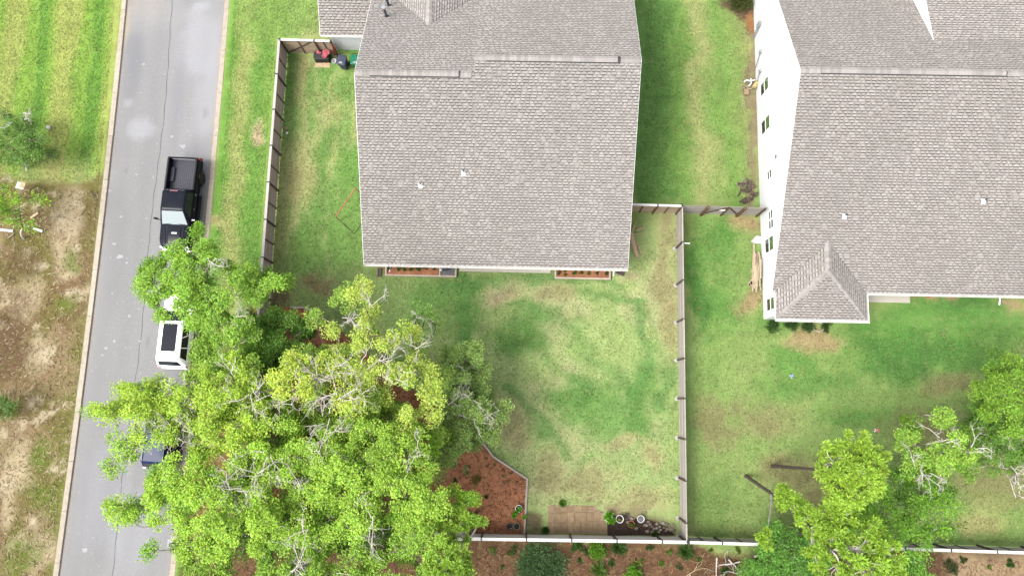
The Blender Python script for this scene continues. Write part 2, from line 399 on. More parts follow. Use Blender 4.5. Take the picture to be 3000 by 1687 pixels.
s_road = road_s(xs, ys)
lane = xs - np.polyval(cL, np.clip(ys, -30, 40))          # distance right of the left kerb
# lot left of the road
left = sstep(0.3, -0.3, lane)
yl = np.interp(540, [0, 1687], [px(150, 0)[1], px(150, 1687)[1]])
yc = px(150, 535)[1]
stripes = np.sin(lane * 2 * math.pi / 1.9 + 0.6 * np.sin(ys * .23)) * .5 + .5
st2 = np.sin(lane * 2 * math.pi / 3.7 + 1.2) * .5 + .5
upl = left * sstep(-.5, .6, ys - yc + (n_mid - .5) * 3)
col = blend(col, upl, C(124, 163, 50))
col = blend(col, upl * sstep(.5, .75, stripes * .6 + n_mid * .5) * .9, C(92, 142, 40))
col = blend(col, upl * sstep(.45, .75, st2 * .6 + n_b2 * .45) * .8, C(160, 166, 78))
col = blend(col, upl * sstep(3.0, 0.3, ys - yc) * .5 * sstep(.35, .6, n_mid), TAN)
dirt = left * (1 - sstep(-.5, .6, ys - yc + (n_mid - .5) * 3))
col = blend(col, dirt, C(150, 122, 92)); col = blend(col, dirt * sstep(.40, .62, n_big), C(134, 128, 70))
col = blend(col, dirt * sstep(-1.6, -.1, lane) * .7 * sstep(.3, .6, n_mid), C(128, 138, 66))
col = blend(col, dirt * sstep(.50, .64, n_mid) * .7, C(178, 152, 120))
for a in ((215, 610, 45, 60), (185, 700, 55, 70), (215, 640, 30, 50), (60, 880, 40, 60), (90, 1040, 30, 60), (55, 1370, 45, 90), (40, 1480, 25, 60), (190, 790, 35, 40), (120, 1600, 25, 70)):
    col = blend(col, dirt * blob(*a, .5) * (.55 + .45 * sstep(.4, .6, n_sml)), SAND)
col = blend(col, dirt * sstep(.62, .72, fbm(xs, ys, 1.0, 21, 4)) * .9, C(228, 210, 176))
for a in ((110, 640, 60, 40), (20, 1060, 50, 90), (40, 760, 55, 55), (90, 560, 70, 20), (0, 960, 60, 90)): col = blend(col, dirt * blob(*a) * .7, C(120, 96, 72))
for a in ((200, 915, 35, 35), (130, 1330, 40, 50), (180, 1560, 30, 90), (60, 1600, 50, 60), (205, 760, 26, 40), (150, 1460, 60, 30)): col = blend(col, dirt * blob(*a) * .75, C(118, 140, 56))
# verge right of the road, outside the fence
FT = [px(815, 114, 1.9)[:2], px(757, 883, 1.9)[:2]]
fx_line = np.interp(ys, [FT[1][1], FT[0][1]], [FT[1][0], FT[0][0]])
fslope = (FT[0][0] - FT[1][0]) / (FT[0][1] - FT[1][1]); fx_line = FT[1][0] + (ys - FT[1][1]) * fslope
rx = np.polyval(cR, np.clip(ys, -30, 40))
verge = sstep(-.2, .2, xs - rx) * sstep(.2, -.2, xs - fx_line)
vt = (xs - rx) / np.maximum(fx_line - rx, .5)
col = blend(col, verge, C(122, 160, 62))
col = blend(col, verge * sstep(.22, .0, np.abs(vt - .12)) * .8, C(96, 148, 46))
col = blend(col, verge * sstep(.24, .03, np.abs(vt - .35 + (n_mid - .5) * .3)) * .75, C(160, 164, 92))
col = blend(col, verge * sstep(.2, .0, np.abs(vt - .62 + (n_mid - .5) * .4)) * .8, C(100, 152, 52))
col = blend(col, verge * blob(755, 385, 22, 40, .5) * (.5 + .5 * sstep(.45, .6, n_sml)), STRAW); col = blend(col, verge * blob(768, 410, 12, 12, .5), STRAW)
col = blend(col, verge * blob(640, 660, 40, 14) * .8, C(196, 180, 118))
# front lawn strip left of house one
col = blend(col, region([(700, -300), (960, -300), (960, 100), (820, 110), (700, 110)]) * .7, C(128, 162, 70))
# side yard inside the fence
side = sstep(-.2, .2, xs - fx_line) * region([(790, 118), (1110, 100), (1110, 790), (770, 860)], .8)
streak = fbm(xs * 2.6, ys * .45, 2.2, 31)
col = blend(col, side * sstep(.46, .62, streak) * .8, C(98, 146, 56)); col = blend(col, side * sstep(.52, .36, streak) * .6, C(160, 164, 96))
for a in ((890, 220, 22, 60), (935, 310, 25, 70), (905, 470, 26, 70), (870, 560, 20, 90)): col = blend(col, side * blob(*a) * .55, C(170, 164, 104))
for a in ((925, 260, 22, 60), (960, 440, 26, 80), (960, 560, 30, 60), (940, 640, 40, 60), (1030, 250, 25, 60)): col = blend(col, side * blob(*a) * .7, LUSH)
# back yard
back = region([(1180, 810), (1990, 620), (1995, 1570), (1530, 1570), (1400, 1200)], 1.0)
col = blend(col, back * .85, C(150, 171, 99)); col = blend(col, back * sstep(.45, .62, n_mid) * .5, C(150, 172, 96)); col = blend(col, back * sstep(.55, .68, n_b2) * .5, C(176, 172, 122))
col = blend(col, region([(800, 780), (1420, 800), (1430, 900), (1200, 960), (960, 930), (850, 890)], 1.0) * .7, C(112, 140, 72))
for a in ((1520, 975, 75, 55, .6, 20), (1695, 985, 30, 45), (1720, 1185, 120, 60), (1800, 1240, 120, 75), (1890, 1160, 40, 120), (1350, 900, 45, 90), (1270, 850, 60, 40)): col = blend(col, blob(*a) * .85, C(98, 146, 62))
for a in ((1525, 985, 45, 32), (1880, 1205, 30, 50), (1700, 1150, 50, 25, .7, 25)): col = blend(col, blob(*a) * .6, C(76, 124, 50))
for p, wd in (([(1490, 890), (1580, 925), (1700, 975), (1760, 1050), (1820, 1110), (1850, 1190)], 18), ([(1590, 1030), (1660, 1090), (1730, 1110)], 12), ([(1888, 880), (1890, 1000), (1885, 1120)], 16), ([(1650, 865), (1880, 880)], 16),
              ([(1500, 1150), (1560, 1220), (1660, 1320)], 18), ([(1340, 800), (1350, 1000)], 18), ([(1300, 820), (1820, 822)], 16), ([(1960, 1090), (1955, 1200)], 22)): col = blend(col, stroke(p, wd) * .72, C(86, 136, 60))
for a in ((1950, 760, 38, 150), (1960, 930, 28, 90), (1480, 1240, 60, 50), (1840, 1300, 50, 16, .6, 12), (1925, 1325, 22, 40), (1870, 1460, 90, 35), (1700, 1400, 90, 40), (1640, 870, 60, 25), (1600, 1370, 40, 60)): col = blend(col, blob(*a) * .7, C(176, 164, 112))
for a in ((1475, 850, 60, 28), (1420, 862, 40, 20), (1860, 800, 40, 20)): col = blend(col, blob(*a) * .75 * (.4 + .6 * sstep(.42, .6, n_sml)), C(200, 182, 136))
for a in ((1690, 1000, 70, 40), (1820, 1010, 60, 80), (1600, 1080, 60, 40)): col = blend(col, blob(*a) * .55, C(148, 172, 92))
for a in ((835, 845, 36, 36, .6, 30), (940, 832, 40, 20)): col = blend(col, blob(*a) * .75, C(150, 124, 92))
for a in ((1120, 776, 30, 14), (1105, 790, 20, 14)): col = blend(col, blob(*a) * .8, C(146, 110, 80))
col = blend(col, region([(1545, 1515), (1600, 1515), (1600, 1570), (1540, 1570)], .3) * .85, C(120, 98, 78))
col = blend(col, region([(1775, 1480), (1960, 1525), (1985, 1570), (1600, 1572), (1775, 1545)], .5) * .9, C(104, 84, 70))
col = blend(col, blob(1830, 1490, 70, 22) * .6, C(164, 142, 108))
# lawn between the houses
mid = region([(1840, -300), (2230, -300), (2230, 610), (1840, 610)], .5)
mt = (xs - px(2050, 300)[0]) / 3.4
col = blend(col, mid * .8, C(122, 152, 70)); col = blend(col, mid * sstep(-.1, -.7, mt + (n_mid - .5) * .5) * .9, C(84, 132, 56))  # darker side by house one: lush grass plus the house's shade painted in
col = blend(col, mid * sstep(.35, .0, np.abs(mt - .02 + (n_mid - .5) * .8)) * .6, C(170, 168, 104))
col = blend(col, mid * sstep(.3, .0, np.abs(mt + .35 + (n_mid - .5) * .5)) * .6, C(106, 154, 56))
col = blend(col, mid * sstep(.25, .0, np.abs(mt - .5 + (n_mid - .5) * .6)) * .6, C(104, 150, 58))
col = blend(col, mid * sstep(.75, 1.1, mt + (n_mid - .5) * .4) * .55, C(164, 152, 98))
# strip of bare soil along house two, and its bush bed
col = blend(col, stroke([(2195, 60), (2205, 200), (2212, 420), (2218, 590)], 16) * .8, C(160, 138, 108)); col = blend(col, blob(2170, 20, 55, 45, .25), C(112, 84, 68)); col = blend(col, blob(2198, 55, 18, 32, .3), C(172, 116, 66))
# yard right of the middle fence
ry = region([(2015, 620), (3300, 620), (3300, 1600), (2020, 1590)], .4)
col = blend(col, ry * .7, C(122, 152, 72))
for a in ((2110, 740, 60, 90), (2150, 680, 50, 50), (2060, 830, 35, 160), (2650, 1030, 190, 90), (2880, 960, 150, 60), (2700, 920, 160, 30), (2330, 1050, 60, 50), (2560, 960, 120, 40), (2380, 1130, 120, 40), (2100, 900, 80, 60), (2560, 1230, 120, 30), (2900, 1050, 60, 40), (2280, 940, 60, 25)): col = blend(col, ry * blob(*a) * .8, C(86, 138, 52))
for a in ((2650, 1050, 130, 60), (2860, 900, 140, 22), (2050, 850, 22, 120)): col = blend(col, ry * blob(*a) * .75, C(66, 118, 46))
for a in ((2370, 995, 70, 35), (2190, 880, 40, 30, .6, 40), (2210, 640, 50, 40), (2640, 872, 45, 14), (2795, 882, 28, 16), (2715, 890, 16, 8), (2985, 900, 30, 30)): col = blend(col, ry * blob(*a) * .85, C(194, 164, 116))
for a in ((2780, 1140, 70, 30), (2100, 1250, 60, 60), (2240, 1240, 90, 60), (2330, 1390, 120, 50), (2900, 1420, 120, 70), (2700, 1250, 100, 40), (2420, 1460, 50, 60)): col = blend(col, ry * blob(*a) * .65, C(140, 124, 86))
for a in ((2870, 1540, 90, 22), (2880, 1480, 60, 30)): col = blend(col, ry * blob(*a) * .6, C(182, 168, 108))
for a in ((2880, 1470, 70, 30), (2130, 1430, 60, 50), (2080, 1500, 60, 60)): col = blend(col, ry * blob(*a) * .5, C(92, 128, 52))
# woodland floor below the back fence
wl = region([(150, 2600), (440, 1720), (640, 1575), (1300, 1580), (2030, 1592), (3400, 1625), (3400, 2600)], .25) * sstep(0, .6, xs - rx)
col = blend(col, wl, FLOOR); col = blend(col, wl * sstep(.5, .65, n_mid) * .6, C(142, 106, 80)); col = blend(col, wl * sstep(.52, .38, n_big) * .6, C(92, 74, 56))
col = blend(col, wl * region([(2700, 1620), (3300, 1640), (3300, 1760), (2700, 1760)]) * .85 * sstep(.35, .55, n_mid), C(206, 178, 142))
# soil under the oaks between road and fence
under = region([(560, 1100), (720, 930), (745, 900), (690, 1560), (520, 1600)], .8) * sstep(0, .6, xs - rx)
col = blend(col, under, C(156, 120, 82)); col = blend(col, under * sstep(.5, .62, n_mid) * .6, C(122, 132, 66))
inbed = sstep(.1, -.1, polydist(xs, ys, BED + [BED[0]]) * np.where(inpoly(xs, ys, BED), -1, 1)); col = blend(col, inbed, C(128, 82, 56))
lawnm = (1 - dirt) * (1 - wl) * (1 - under) * (1 - inbed)
grn = sstep(.92, 1.08, col[:, 1] / col[:, 0])
col *= (1 + lawnm * (.28 + .42 * grn))[:, None]
lum = col.mean(1, keepdims=True); col = lum + (col - lum) * (1 - .15 * lawnm)[:, None]
col *= (1 + lawnm * (fbm(xs, ys, .55, 61, 2) - .5) * .35)[:, None]
zz = np.where(s_road > 0, -0.2, 0.0) + 0.0
NYg, NXg = XX.shape
idx = np.arange(NYg * NXg).reshape(NYg, NXg)
Fq = np.stack([idx[:-1, :-1], idx[:-1, 1:], idx[1:, 1:], idx[1:, :-1]], -1).reshape(-1, 4)

def ground_material():
    m = bpy.data.materials.new('lawn_and_soil'); m.use_nodes = True
    t = m.node_tree; N = t.nodes; L = t.links; b = N['Principled BSDF']; b.inputs['Roughness'].default_value = 1.0; b.inputs['Specular IOR Level'].default_value = 0.08
    a = N.new('ShaderNodeAttribute'); a.attribute_name = 'Col'; g = N.new('ShaderNodeNewGeometry')
    cur = a.outputs['Color']
    def noise(sc, det, rough=.6, dist=0.0):
        n = N.new('ShaderNodeTexNoise'); n.inputs['Scale'].default_value = sc; n.inputs['Detail'].default_value = det; n.inputs['Roughness'].default_value = rough
        n.inputs['Distortion'].default_value = dist
        L.new(g.outputs['Position'], n.inputs['Vector']); return n.outputs['Fac']
    def rng(s, a0, a1, b0, b1):
        r = N.new('ShaderNodeMapRange'); r.inputs[1].default_value = a0; r.inputs[2].default_value = a1; r.inputs[3].default_value = b0; r.inputs[4].default_value = b1; L.new(s, r.inputs[0]); return r.outputs[0]
    def scale(c, s):
        v = N.new('ShaderNodeVectorMath'); v.operation = 'SCALE'; L.new(c, v.inputs[0]); L.new(s, v.inputs['Scale']); return v.outputs[0]
    def mix(f, c, rgb):
        x = N.new('ShaderNodeMix'); x.data_type = 'RGBA'; x.inputs['B'].default_value = (*rgb, 1); L.new(f, x.inputs['Factor']); L.new(c, x.inputs['A']); return x.outputs['Result']
    n1 = noise(5.0, 6, .7, .6); n2 = noise(17.0, 5, .75, .4); n3 = noise(2.2, 5, .65)
    cur = mix(rng(n3, .52, .68, 0, .34), cur, C(198, 190, 132))           # bleached blades
    cur = mix(rng(n1, .55, .72, 0, .34), cur, C(108, 150, 62))             # coarse green tufts
    cur = mix(rng(n2, .58, .72, 0, .40), cur, C(222, 208, 158))           # dry thatch
    cur = scale(cur, rng(n1, .3, .7, .84, 1.18)); cur = scale(cur, rng(n2, .3, .7, .66, 1.34))
    L.new(cur, b.inputs['Base Color'])
    bp = N.new('ShaderNodeBump'); bp.inputs['Strength'].default_value = .55; bp.inputs['Distance'].default_value = .06
    L.new(n2, bp.inputs['Height']); L.new(bp.outputs[0], b.inputs['Normal'])
    return m
M['ground'] = ground_material()
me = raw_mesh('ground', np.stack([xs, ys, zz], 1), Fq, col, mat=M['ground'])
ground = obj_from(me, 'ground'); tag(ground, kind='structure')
tag(ground, 'patchy green and tan lawn with bare soil at its edges', 'ground')

# road surface with faded stains
nr, ncol_ = 260, 36
yy = np.linspace(-30, 40, nr); V = []; K = []
for j in range(ncol_ + 1):
    t = j / ncol_
    x0 = np.polyval(cL, yy) + KW - .02; x1 = np.polyval(cR, yy) - KW + .02
    V.append(np.stack([x0 + (x1 - x0) * t, yy, np.full(nr, ROAD_Z) + .03 * (1 - (2 * t - 1) ** 2)], 1))
V = np.array(V).reshape(-1, 3); vx, vy = V[:, 0], V[:, 1]
lane_c = np.repeat(np.linspace(0, 1, ncol_ + 1), nr)
K = np.tile(np.array(C(174, 173, 173)), (len(V), 1))
a1 = fbm(vx, vy, 5, 41); a2 = fbm(vx * 2.5, vy * .5, 3, 43); a3 = fbm(vx, vy, 1.6, 44)
K *= (.90 + .2 * a2)[:, None]
def rb(u, v, ru, rv, s=.5):
    cx, cy = G(u, v); d = np.hypot((vx - cx) / (ru / 44), (vy - cy) / (rv / 44)) + (a3 - .5) * 1.1; return 1 - sstep(1 - s, 1 + s, d)
for (a, rgb, k_) in (((600, 120, 70, 130), (196, 196, 200), .75), ((610, 290, 45, 120), (194, 194, 198), .7), ((405, 375, 40, 40, .25), (198, 198, 202), .8), ((375, 300, 18, 14, .3), (198, 198, 202), .7),
                     ((420, 20, 70, 45), (196, 186, 172), .8), ((440, 40, 90, 60), (190, 188, 188), .6), ((590, 20, 25, 14, .3), (200, 200, 204), .6), ((395, 150, 30, 60), (154, 154, 160), .5), ((380, 230, 25, 80), (160, 160, 166), .5),
                     ((560, 440, 60, 30), (160, 160, 166), .5), ((370, 60, 12, 50), (216, 200, 170), .7), ((520, 300, 25, 120), (166, 166, 172), .5), ((300, 1450, 60, 120), (182, 182, 188), .5), ((400, 1560, 70, 100), (186, 186, 190), .6)):
    K = blend(K, rb(*a) * k_, C(*rgb))
K *= (1 + .05 * sstep(.0, .05, lane_c - .46))[:, None]
for tw in (.14, .36, .60, .82): K *= (1 - .045 * np.exp(-((lane_c - tw + (a1 - .5) * .05) / .05) ** 2) * (.4 + a2))[:, None]
for (u, v, r0, r1) in ((560, 820, 9, 26), (545, 470, 10, 30), (520, 1120, 12, 30), (430, 1000, 6, 16), (370, 500, 5, 12), (480, 1480, 10, 24), (300, 1240, 6, 14), (600, 330, 6, 14)): K = blend(K, rb(u, v, r0, r1, .6) * .35, C(128, 127, 128))
edge = np.minimum(lane_c, 1 - lane_c); K = blend(K, sstep(.055, .0, edge + (a3 - .5) * .05) * .5, C(200, 190, 176))
ii = np.arange((ncol_ + 1) * nr).reshape(ncol_ + 1, nr)
Fr = np.stack([ii[:-1, :-1], ii[1:, :-1], ii[1:, 1:], ii[:-1, 1:]], -1).reshape(-1, 4)
M['road'] = node_mat('aged_asphalt', (1, 1, 1), attr='Col', fine=.22, fscale=38, rough=.92, spec=.2, bump=.15, bscale=70)
road = obj_from(raw_mesh('road', V, Fr, K, mat=M['road'], smooth=True), 'road'); tag(road, 'pale grey asphalt street with a dark seam along its middle', 'road', kind='structure')
def crown_z(t): return ROAD_Z + .03 * (1 - (2 * t - 1) ** 2)
mb = MB(); T0 = .5
for a, b in zip(yy[:-1], yy[1:]):
    q = []
    for y in (a, b):
        x0 = np.polyval(cL, y) + KW; x1 = np.polyval(cR, y) - KW; t = .475 + .012 * math.sin(y * .4) + .004 * math.sin(y * 3.1); x = x0 + (x1 - x0) * t
        q.append((x, y, crown_z(t) + .004))
    wd = .012 + .008 * abs(math.sin(a * 1.7))
    mb.add([(q[0][0] - wd, q[0][1], q[0][2]), (q[0][0] + wd, q[0][1], q[0][2]), (q[1][0] + wd, q[1][1], q[1][2]), (q[1][0] - wd, q[1][1], q[1][2])], [(0, 1, 2, 3)])
mb.build('seam', M['joint'], road)
# hairline cracks running across the lanes, pale bird and paint spots
mb = MB()
for (u0, v0, u1, v1) in ((238, 1203, 300, 1206), (290, 1398, 380, 1402)):
    P = [px(u0 + (u1 - u0) * k / 8, v0 + (v1 - v0) * k / 8 + random.uniform(-1.5, 1.5), ROAD_Z) for k in range(9)]
    for a, b in zip(P[:-1], P[1:]): mb.bar((a[0], a[1], ROAD_Z + .022), (b[0], b[1], ROAD_Z + .014), .012, .02)
mb.build('crack', M['joint'], road)
mb = MB()
def road_top(x, y):
    x0 = np.polyval(cL, y) + KW; x1 = np.polyval(cR, y) - KW; return crown_z(np.clip((x - x0) / (x1 - x0), 0, 1))
for (u, v, r) in ((535, 430, .28), (350, 752, .30), (372, 770, .12), (355, 635, .13), (335, 715, .14), (407, 905, .10), (380, 925, .14), (335, 1000, .16), (312, 1020, .15), (420, 190, .14), (505, 400, .2), (330, 860, .1), (400, 512, .1), (300, 1040, .1), (320, 560, .14), (410, 1000, .1), (248, 1610, .2), (360, 1280, .1), (430, 640, .08)):
    c = px(u, v, ROAD_Z); n = 11; P = []
    for k in range(n):
        a = 2 * math.pi * k / n; q = r * random.uniform(.35, 1.1); x, y = c[0] + q * math.cos(a) * 1.1, c[1] + q * math.sin(a) * .7; P.append((x, y, road_top(x, y) + .005))
    mb.poly(P)
for k in range(260):
    v = random.uniform(0, 1687); u = np.interp(v, [0, 1687], [380, 180]) + random.uniform(5, 300)
    c = px(u, v, ROAD_Z)
    if not (.6 < c[0] - np.polyval(cL, c[1]) and c[0] < np.polyval(cR, c[1]) - .6): continue
    r = random.uniform(.015, .05); mb.poly([(c[0] + r * math.cos(a) * random.uniform(.6, 1.3), c[1] + r * math.sin(a), road_top(c[0], c[1]) + .006) for a in np.linspace(0, 6.28, 6)[:-1]])
spots = mb.build('pale_spot', M['chalk_spot'] if 'chalk_spot' in M else node_mat('pale_road_spot', C(206, 206, 210), rough=.9), road); spots['kind'] = 'stuff'
# chalk scribble in a box near the kerb, and utility paint marks
mb = MB()
def chalk(pts, wd=.03):
    Q = [px(u, v, ROAD_Z) for u, v in pts]
    for a, b in zip(Q[:-1], Q[1:]): mb.bar((a[0], a[1], road_top(a[0], a[1]) + .005), (b[0], b[1], road_top(b[0], b[1]) + .005), wd, .004)
chalk([(493, 1581), (506, 1579), (505, 1601), (492, 1602), (493, 1581)]); chalk([(496, 1585), (502, 1584), (502, 1589), (497, 1590), (497, 1593)]); chalk([(497, 1596), (503, 1594), (503, 1599), (497, 1599)])
chalk([(502, 1570), (503, 1578)]); mb.build('chalk_mark', M['chalk'], road)
mb = MB(); c = px(366, 1373, ROAD_Z)
for k in range(5): mb.box((c[0] + random.uniform(-.06, .06), c[1] + .25 - k * .13, road_top(c[0], c[1]) + .004), (.12, .10, .004))
mb.build('teal_mark', M['teal_paint'], road)

# kerb stones
kb = MB(); pf = [(-.5, -.5), (.5, -.5), (.5, .38), (.44, .5), (-.44, .5), (-.5, .4)]
kb.prism([(-.5, a, b) for a, b in pf], (1, 0, 0)); kme = bpy.data.meshes.new('kerb_stone'); kme.from_pydata(kb.v, [], kb.f); kme.materials.append(M['kerb'])
for side, cc, sg in (('left', cL, 1), ('right', cR, -1)):
    kr = empty('kerb'); tag(kr, 'pale concrete kerb along the ' + ('bare dirt side' if sg > 0 else 'fenced lawn side') + ' of the street', 'kerb', kind='structure')
    y = -28.0
    while y < 38:
        L_ = 3.05; y2 = y + L_
        a = np.array([np.polyval(cc, y) + sg * KW / 2, y]); b = np.array([np.polyval(cc, y2) + sg * KW / 2, y2]); d = b - a; ln = np.hypot(*d)
        obj_from(kme, 'kerb_stone', kr, ((a[0] + b[0]) / 2, (a[1] + b[1]) / 2, -.12 + .012 + random.uniform(-.006, .006)), math.atan2(d[1], d[0]), (ln - .02, KW + random.uniform(-.012, .012), .26))
        y = y2

# ------------------------------------------------------------------ houses
TH = R_(-1.25); AX = np.array([math.cos(TH), math.sin(TH), 0]); AY = np.array([-math.sin(TH), math.cos(TH), 0])
HE, PITCH = 2.65, 0.50
def frame(O):
    O = np.array([O[0], O[1], 0.0])
    return (lambda x, y, z=0.0: tuple(O + AX * x + AY * y + np.array([0, 0, z]))), (lambda P: (float(np.dot(P - O, AX)), float(np.dot(P - O, AY))))
TABC = [C(222, 216, 210), C(214, 207, 201), C(208, 201, 195), C(202, 195, 189), C(218, 211, 205)]
def shingles(mb, O, S, T, poly, tint=(1, 1, 1), course=.165, dark=1.0):
    """laminated shingles over a convex polygon given in (s along the eave, t up the slope); O origin, S and T unit vectors"""
    O, S, T = np.array(O), np.array(S), np.array(T); Nn = np.cross(S, T); Nn /= np.linalg.norm(Nn)
    t0 = min(p[1] for p in poly); t1 = max(p[1] for p in poly); n = len(poly); sh = lambda c, k=1.0: tuple(c[i] * tint[i] * k * .93 for i in range(3))
    def span(t):
        X = []
        for i in range(n):
            (s0, a), (s1, b) = poly[i], poly[(i + 1) % n]
            if (a <= t < b) or (b <= t < a): X.append(s0 + (s1 - s0) * (t - a) / (b - a))
        return (min(X), max(X)) if len(X) > 1 else None
    P = lambda s, t, h: tuple(O + S * s + T * t + Nn * h)
    k = 0; t = t0
    while t < t1:
        tb = min(t + course, t1); r0 = span(t + 1e-4); r1 = span(tb - 1e-4)
        if r0 and r1:
            # base strip of the course, its lower edge lifted over the one below
            s = max(r0[0], r1[0]); e = min(r0[1], r1[1]); x = min(r0[0], r1[0])
            tone = random.uniform(.97, 1.03)
            u = r0[0]; 
            mb.cur = sh(C(184, 177, 171), tone)
            mb.add([P(r0[0], t, .016), P(r0[1], t, .016), P(r1[1], tb, .006), P(r1[0], tb, .006), P(r0[0], t, .0), P(r0[1], t, .0)], [(0, 1, 2, 3), (4, 5, 1, 0)])
            u = s + random.uniform(-.2, .1)
            while u < e:
                wd = random.choice((.15, .17, .19, .21, .24, .3)); a, b = max(u, s), min(u + wd, e); gap = random.choice((.07, .08, .10, .12))
                if b - a > .04:
                    tm = min(t + .112, tb - .004); c = random.choice(TABC); kk = random.uniform(.97, 1.05) * (1 + .035 * math.sin(a * 1.1 + 1.7 * math.sin(t * .45)) + .03 * math.sin(a * .33 - t * .27) + .02 * math.sin(a * 3.7)); mb.cur = sh(c, kk)
                    mb.add([P(a, t + .004, .030), P(b, t + .004, .030), P(b, tm, .024), P(a, tm, .024), P(a, t + .004, .012), P(b, t + .004, .012), P(b, tm, .008), P(a, tm, .008)],
                           [(0, 1, 2, 3), (4, 5, 1, 0), (5, 6, 2, 1), (7, 4, 0, 3)])
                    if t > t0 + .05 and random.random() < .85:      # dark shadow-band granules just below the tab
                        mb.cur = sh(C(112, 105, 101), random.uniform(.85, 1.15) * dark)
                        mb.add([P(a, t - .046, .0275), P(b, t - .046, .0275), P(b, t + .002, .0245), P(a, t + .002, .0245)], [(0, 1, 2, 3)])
                u += wd + gap
        t = tb; k += 1
def slope(mb_sh, mb_deck, P, poly3, tint=(1, 1, 1), dark=1.0):
    """poly3: points of a planar roof slope, first edge lies along the eave"""
    p = [np.array(q) for q in poly3]; S = p[1] - p[0]; S = S / np.linalg.norm(S); nn = None
    for q in p[2:]:
        c = np.cross(S, q - p[0])
        if np.linalg.norm(c) > 1e-3: nn = c / np.linalg.norm(c); break
    if nn[2] < 0: nn = -nn
    T = np.cross(nn, S)
    if T[2] < 0: T = -T
    poly = [(float(np.dot(q - p[0], S)), float(np.dot(q - p[0], T))) for q in p]
    if np.cross(S, T)[2] < 0: S = -S; poly = [(-a, b) for a, b in poly]
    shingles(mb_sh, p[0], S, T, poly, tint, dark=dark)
    mb_deck.prism([tuple(q - nn * .002) for q in p], tuple(-nn * .10))
def ridge_caps(roof, a, b, step=.21, wd=.30, lift=.035, start=0, sag=.5):
    a = np.array(a); b = np.array(b); L_ = np.linalg.norm(b - a); d = (b - a) / L_; n = int(L_ / step)
    key = 'cap%.2f' % wd
    if key not in M:
        q = MB(); hw = wd / 2; dz = hw * sag
        q.add([(-.13, -hw, -dz), (-.13, 0, 0), (-.13, hw, -dz), (.13, -hw, -dz + .012), (.13, 0, .012), (.13, hw, -dz + .012), (.13, -hw, -dz - .01), (.13, hw, -dz - .01)], [(0, 1, 4, 3), (1, 2, 5, 4), (3, 4, 5, 7, 6)])
        me = bpy.data.meshes.new('ridge_cap'); me.from_pydata(q.v, [], q.f); me.materials.append(M['cap']); M[key] = me
    rz = math.atan2(d[1], d[0]); ry = -math.asin(d[2])
    for k in range(start, n):
        c = a + d * (k + .5) * step; obj_from(M[key], 'ridge_cap', roof, (c[0], c[1], c[2] + lift), rot=(0, ry, rz), scale=(1.0, 1, 1))
def pipe_vent(roof, P, h=.28, r=.05):
    x, y, z = P; mb = MB(); a = math.atan(PITCH)
    q = MB(); q.box((x, y - .05, z + .03 - .025), (.24, .30, .012), M=Matrix.Rotation(TH, 3, 'Z') @ Matrix.Rotation(a, 3, 'X')); q.lathe([(.12, .0), (.085, .1), (.07, .16)], (x, y, z + .02), 14)
    o = q.build('pipe_flashing', M['trim'], roof)
    mb.lathe([(r, 0), (r, h), (r * .8, h), (r * .8, h - .1), (0, h - .1)], (x, y, z + .04), 14); mb.build('vent_pipe', M['blackmetal'], roof)
def gutter(parent, P, x0, x1, y, z, name='gutter'):
    mb = MB()
    mb.prism([P(x0, y - .005, z), P(x0, y - .005, z - .13), P(x0, y - .10, z - .13), P(x0, y - .135, z - .01), P(x0, y - .120, z - .01), P(x0, y - .09, z - .115), P(x0, y - .02, z - .115), P(x0, y - .02, z)], tuple(AX * (x1 - x0)))
    for x in (x0, x1): mb.prism([P(x, y - .005, z), P(x, y - .005, z - .13), P(x, y - .10, z - .13), P(x, y - .13, z - .01)], tuple(AX * .012))
    g = mb.build(name, M['gutter'], parent)
    mb = MB(); mb.box(P((x0 + x1) / 2, y - .056, z - .095), (x1 - x0 - .04, .066, .01), TH); mb.build('gutter_litter', M['gutter_in'], g)
    n = max(2, int((x1 - x0) / .95))
    for k in range(n): 
        q = MB(); q.box(P(x0 + (k + .5) * (x1 - x0) / n, y - .065, z + .002), (.035, .14, .008), TH); q.build('hanger_strap', M['trim'], g)
    return g

# ---- house one: broad gable with a stepped ridge
SW = px(1066, 773, HE); P1, L1 = frame(SW)
XR = L1(px(1839, 788, HE))[0]
nS = np.array([AY[0] * -PITCH, AY[1] * -PITCH, 1.0])
r1 = L1(on_plane(1150, 214, SW, nS))[1]; r2 = L1(on_plane(1600, 172, SW, nS))[1]; xst = L1(on_plane(1390, 218, SW, nS))[0]
z1, z2 = HE + PITCH * r1, HE + PITCH * r2
h1 = empty('house', P1(XR / 2, 6, 0)); tag(h1, 'grey shingled house in the middle with a stepped ridge above the fenced back lawn', 'house')
roofbase = MB(); sh = MB(); T1 = (1.0, 1.0, 1.0); T2_ = (1.03, 1.03, 1.03)
NE = 12.5
slope(sh, roofbase, P1, [P1(0, 0, HE), P1(xst, 0, HE), P1(xst, r1, z1), P1(0, r1, z1)], (.962, .962, .96))
slope(sh, roofbase, P1, [P1(xst, 0, HE), P1(XR, 0, HE), P1(XR, r2, z2), P1(xst, r2, z2)], (.962, .962, .96))
slope(sh, roofbase, P1, [P1(xst, r1 + NE, z1 - PITCH * NE), P1(0, r1 + NE, z1 - PITCH * NE), P1(0, r1, z1), P1(xst, r1, z1)], T2_, .8)
slope(sh, roofbase, P1, [P1(XR, r2 + NE, z2 - PITCH * NE), P1(xst, r2 + NE, z2 - PITCH * NE), P1(xst, r2, z2), P1(XR, r2, z2)], T2_, .8)
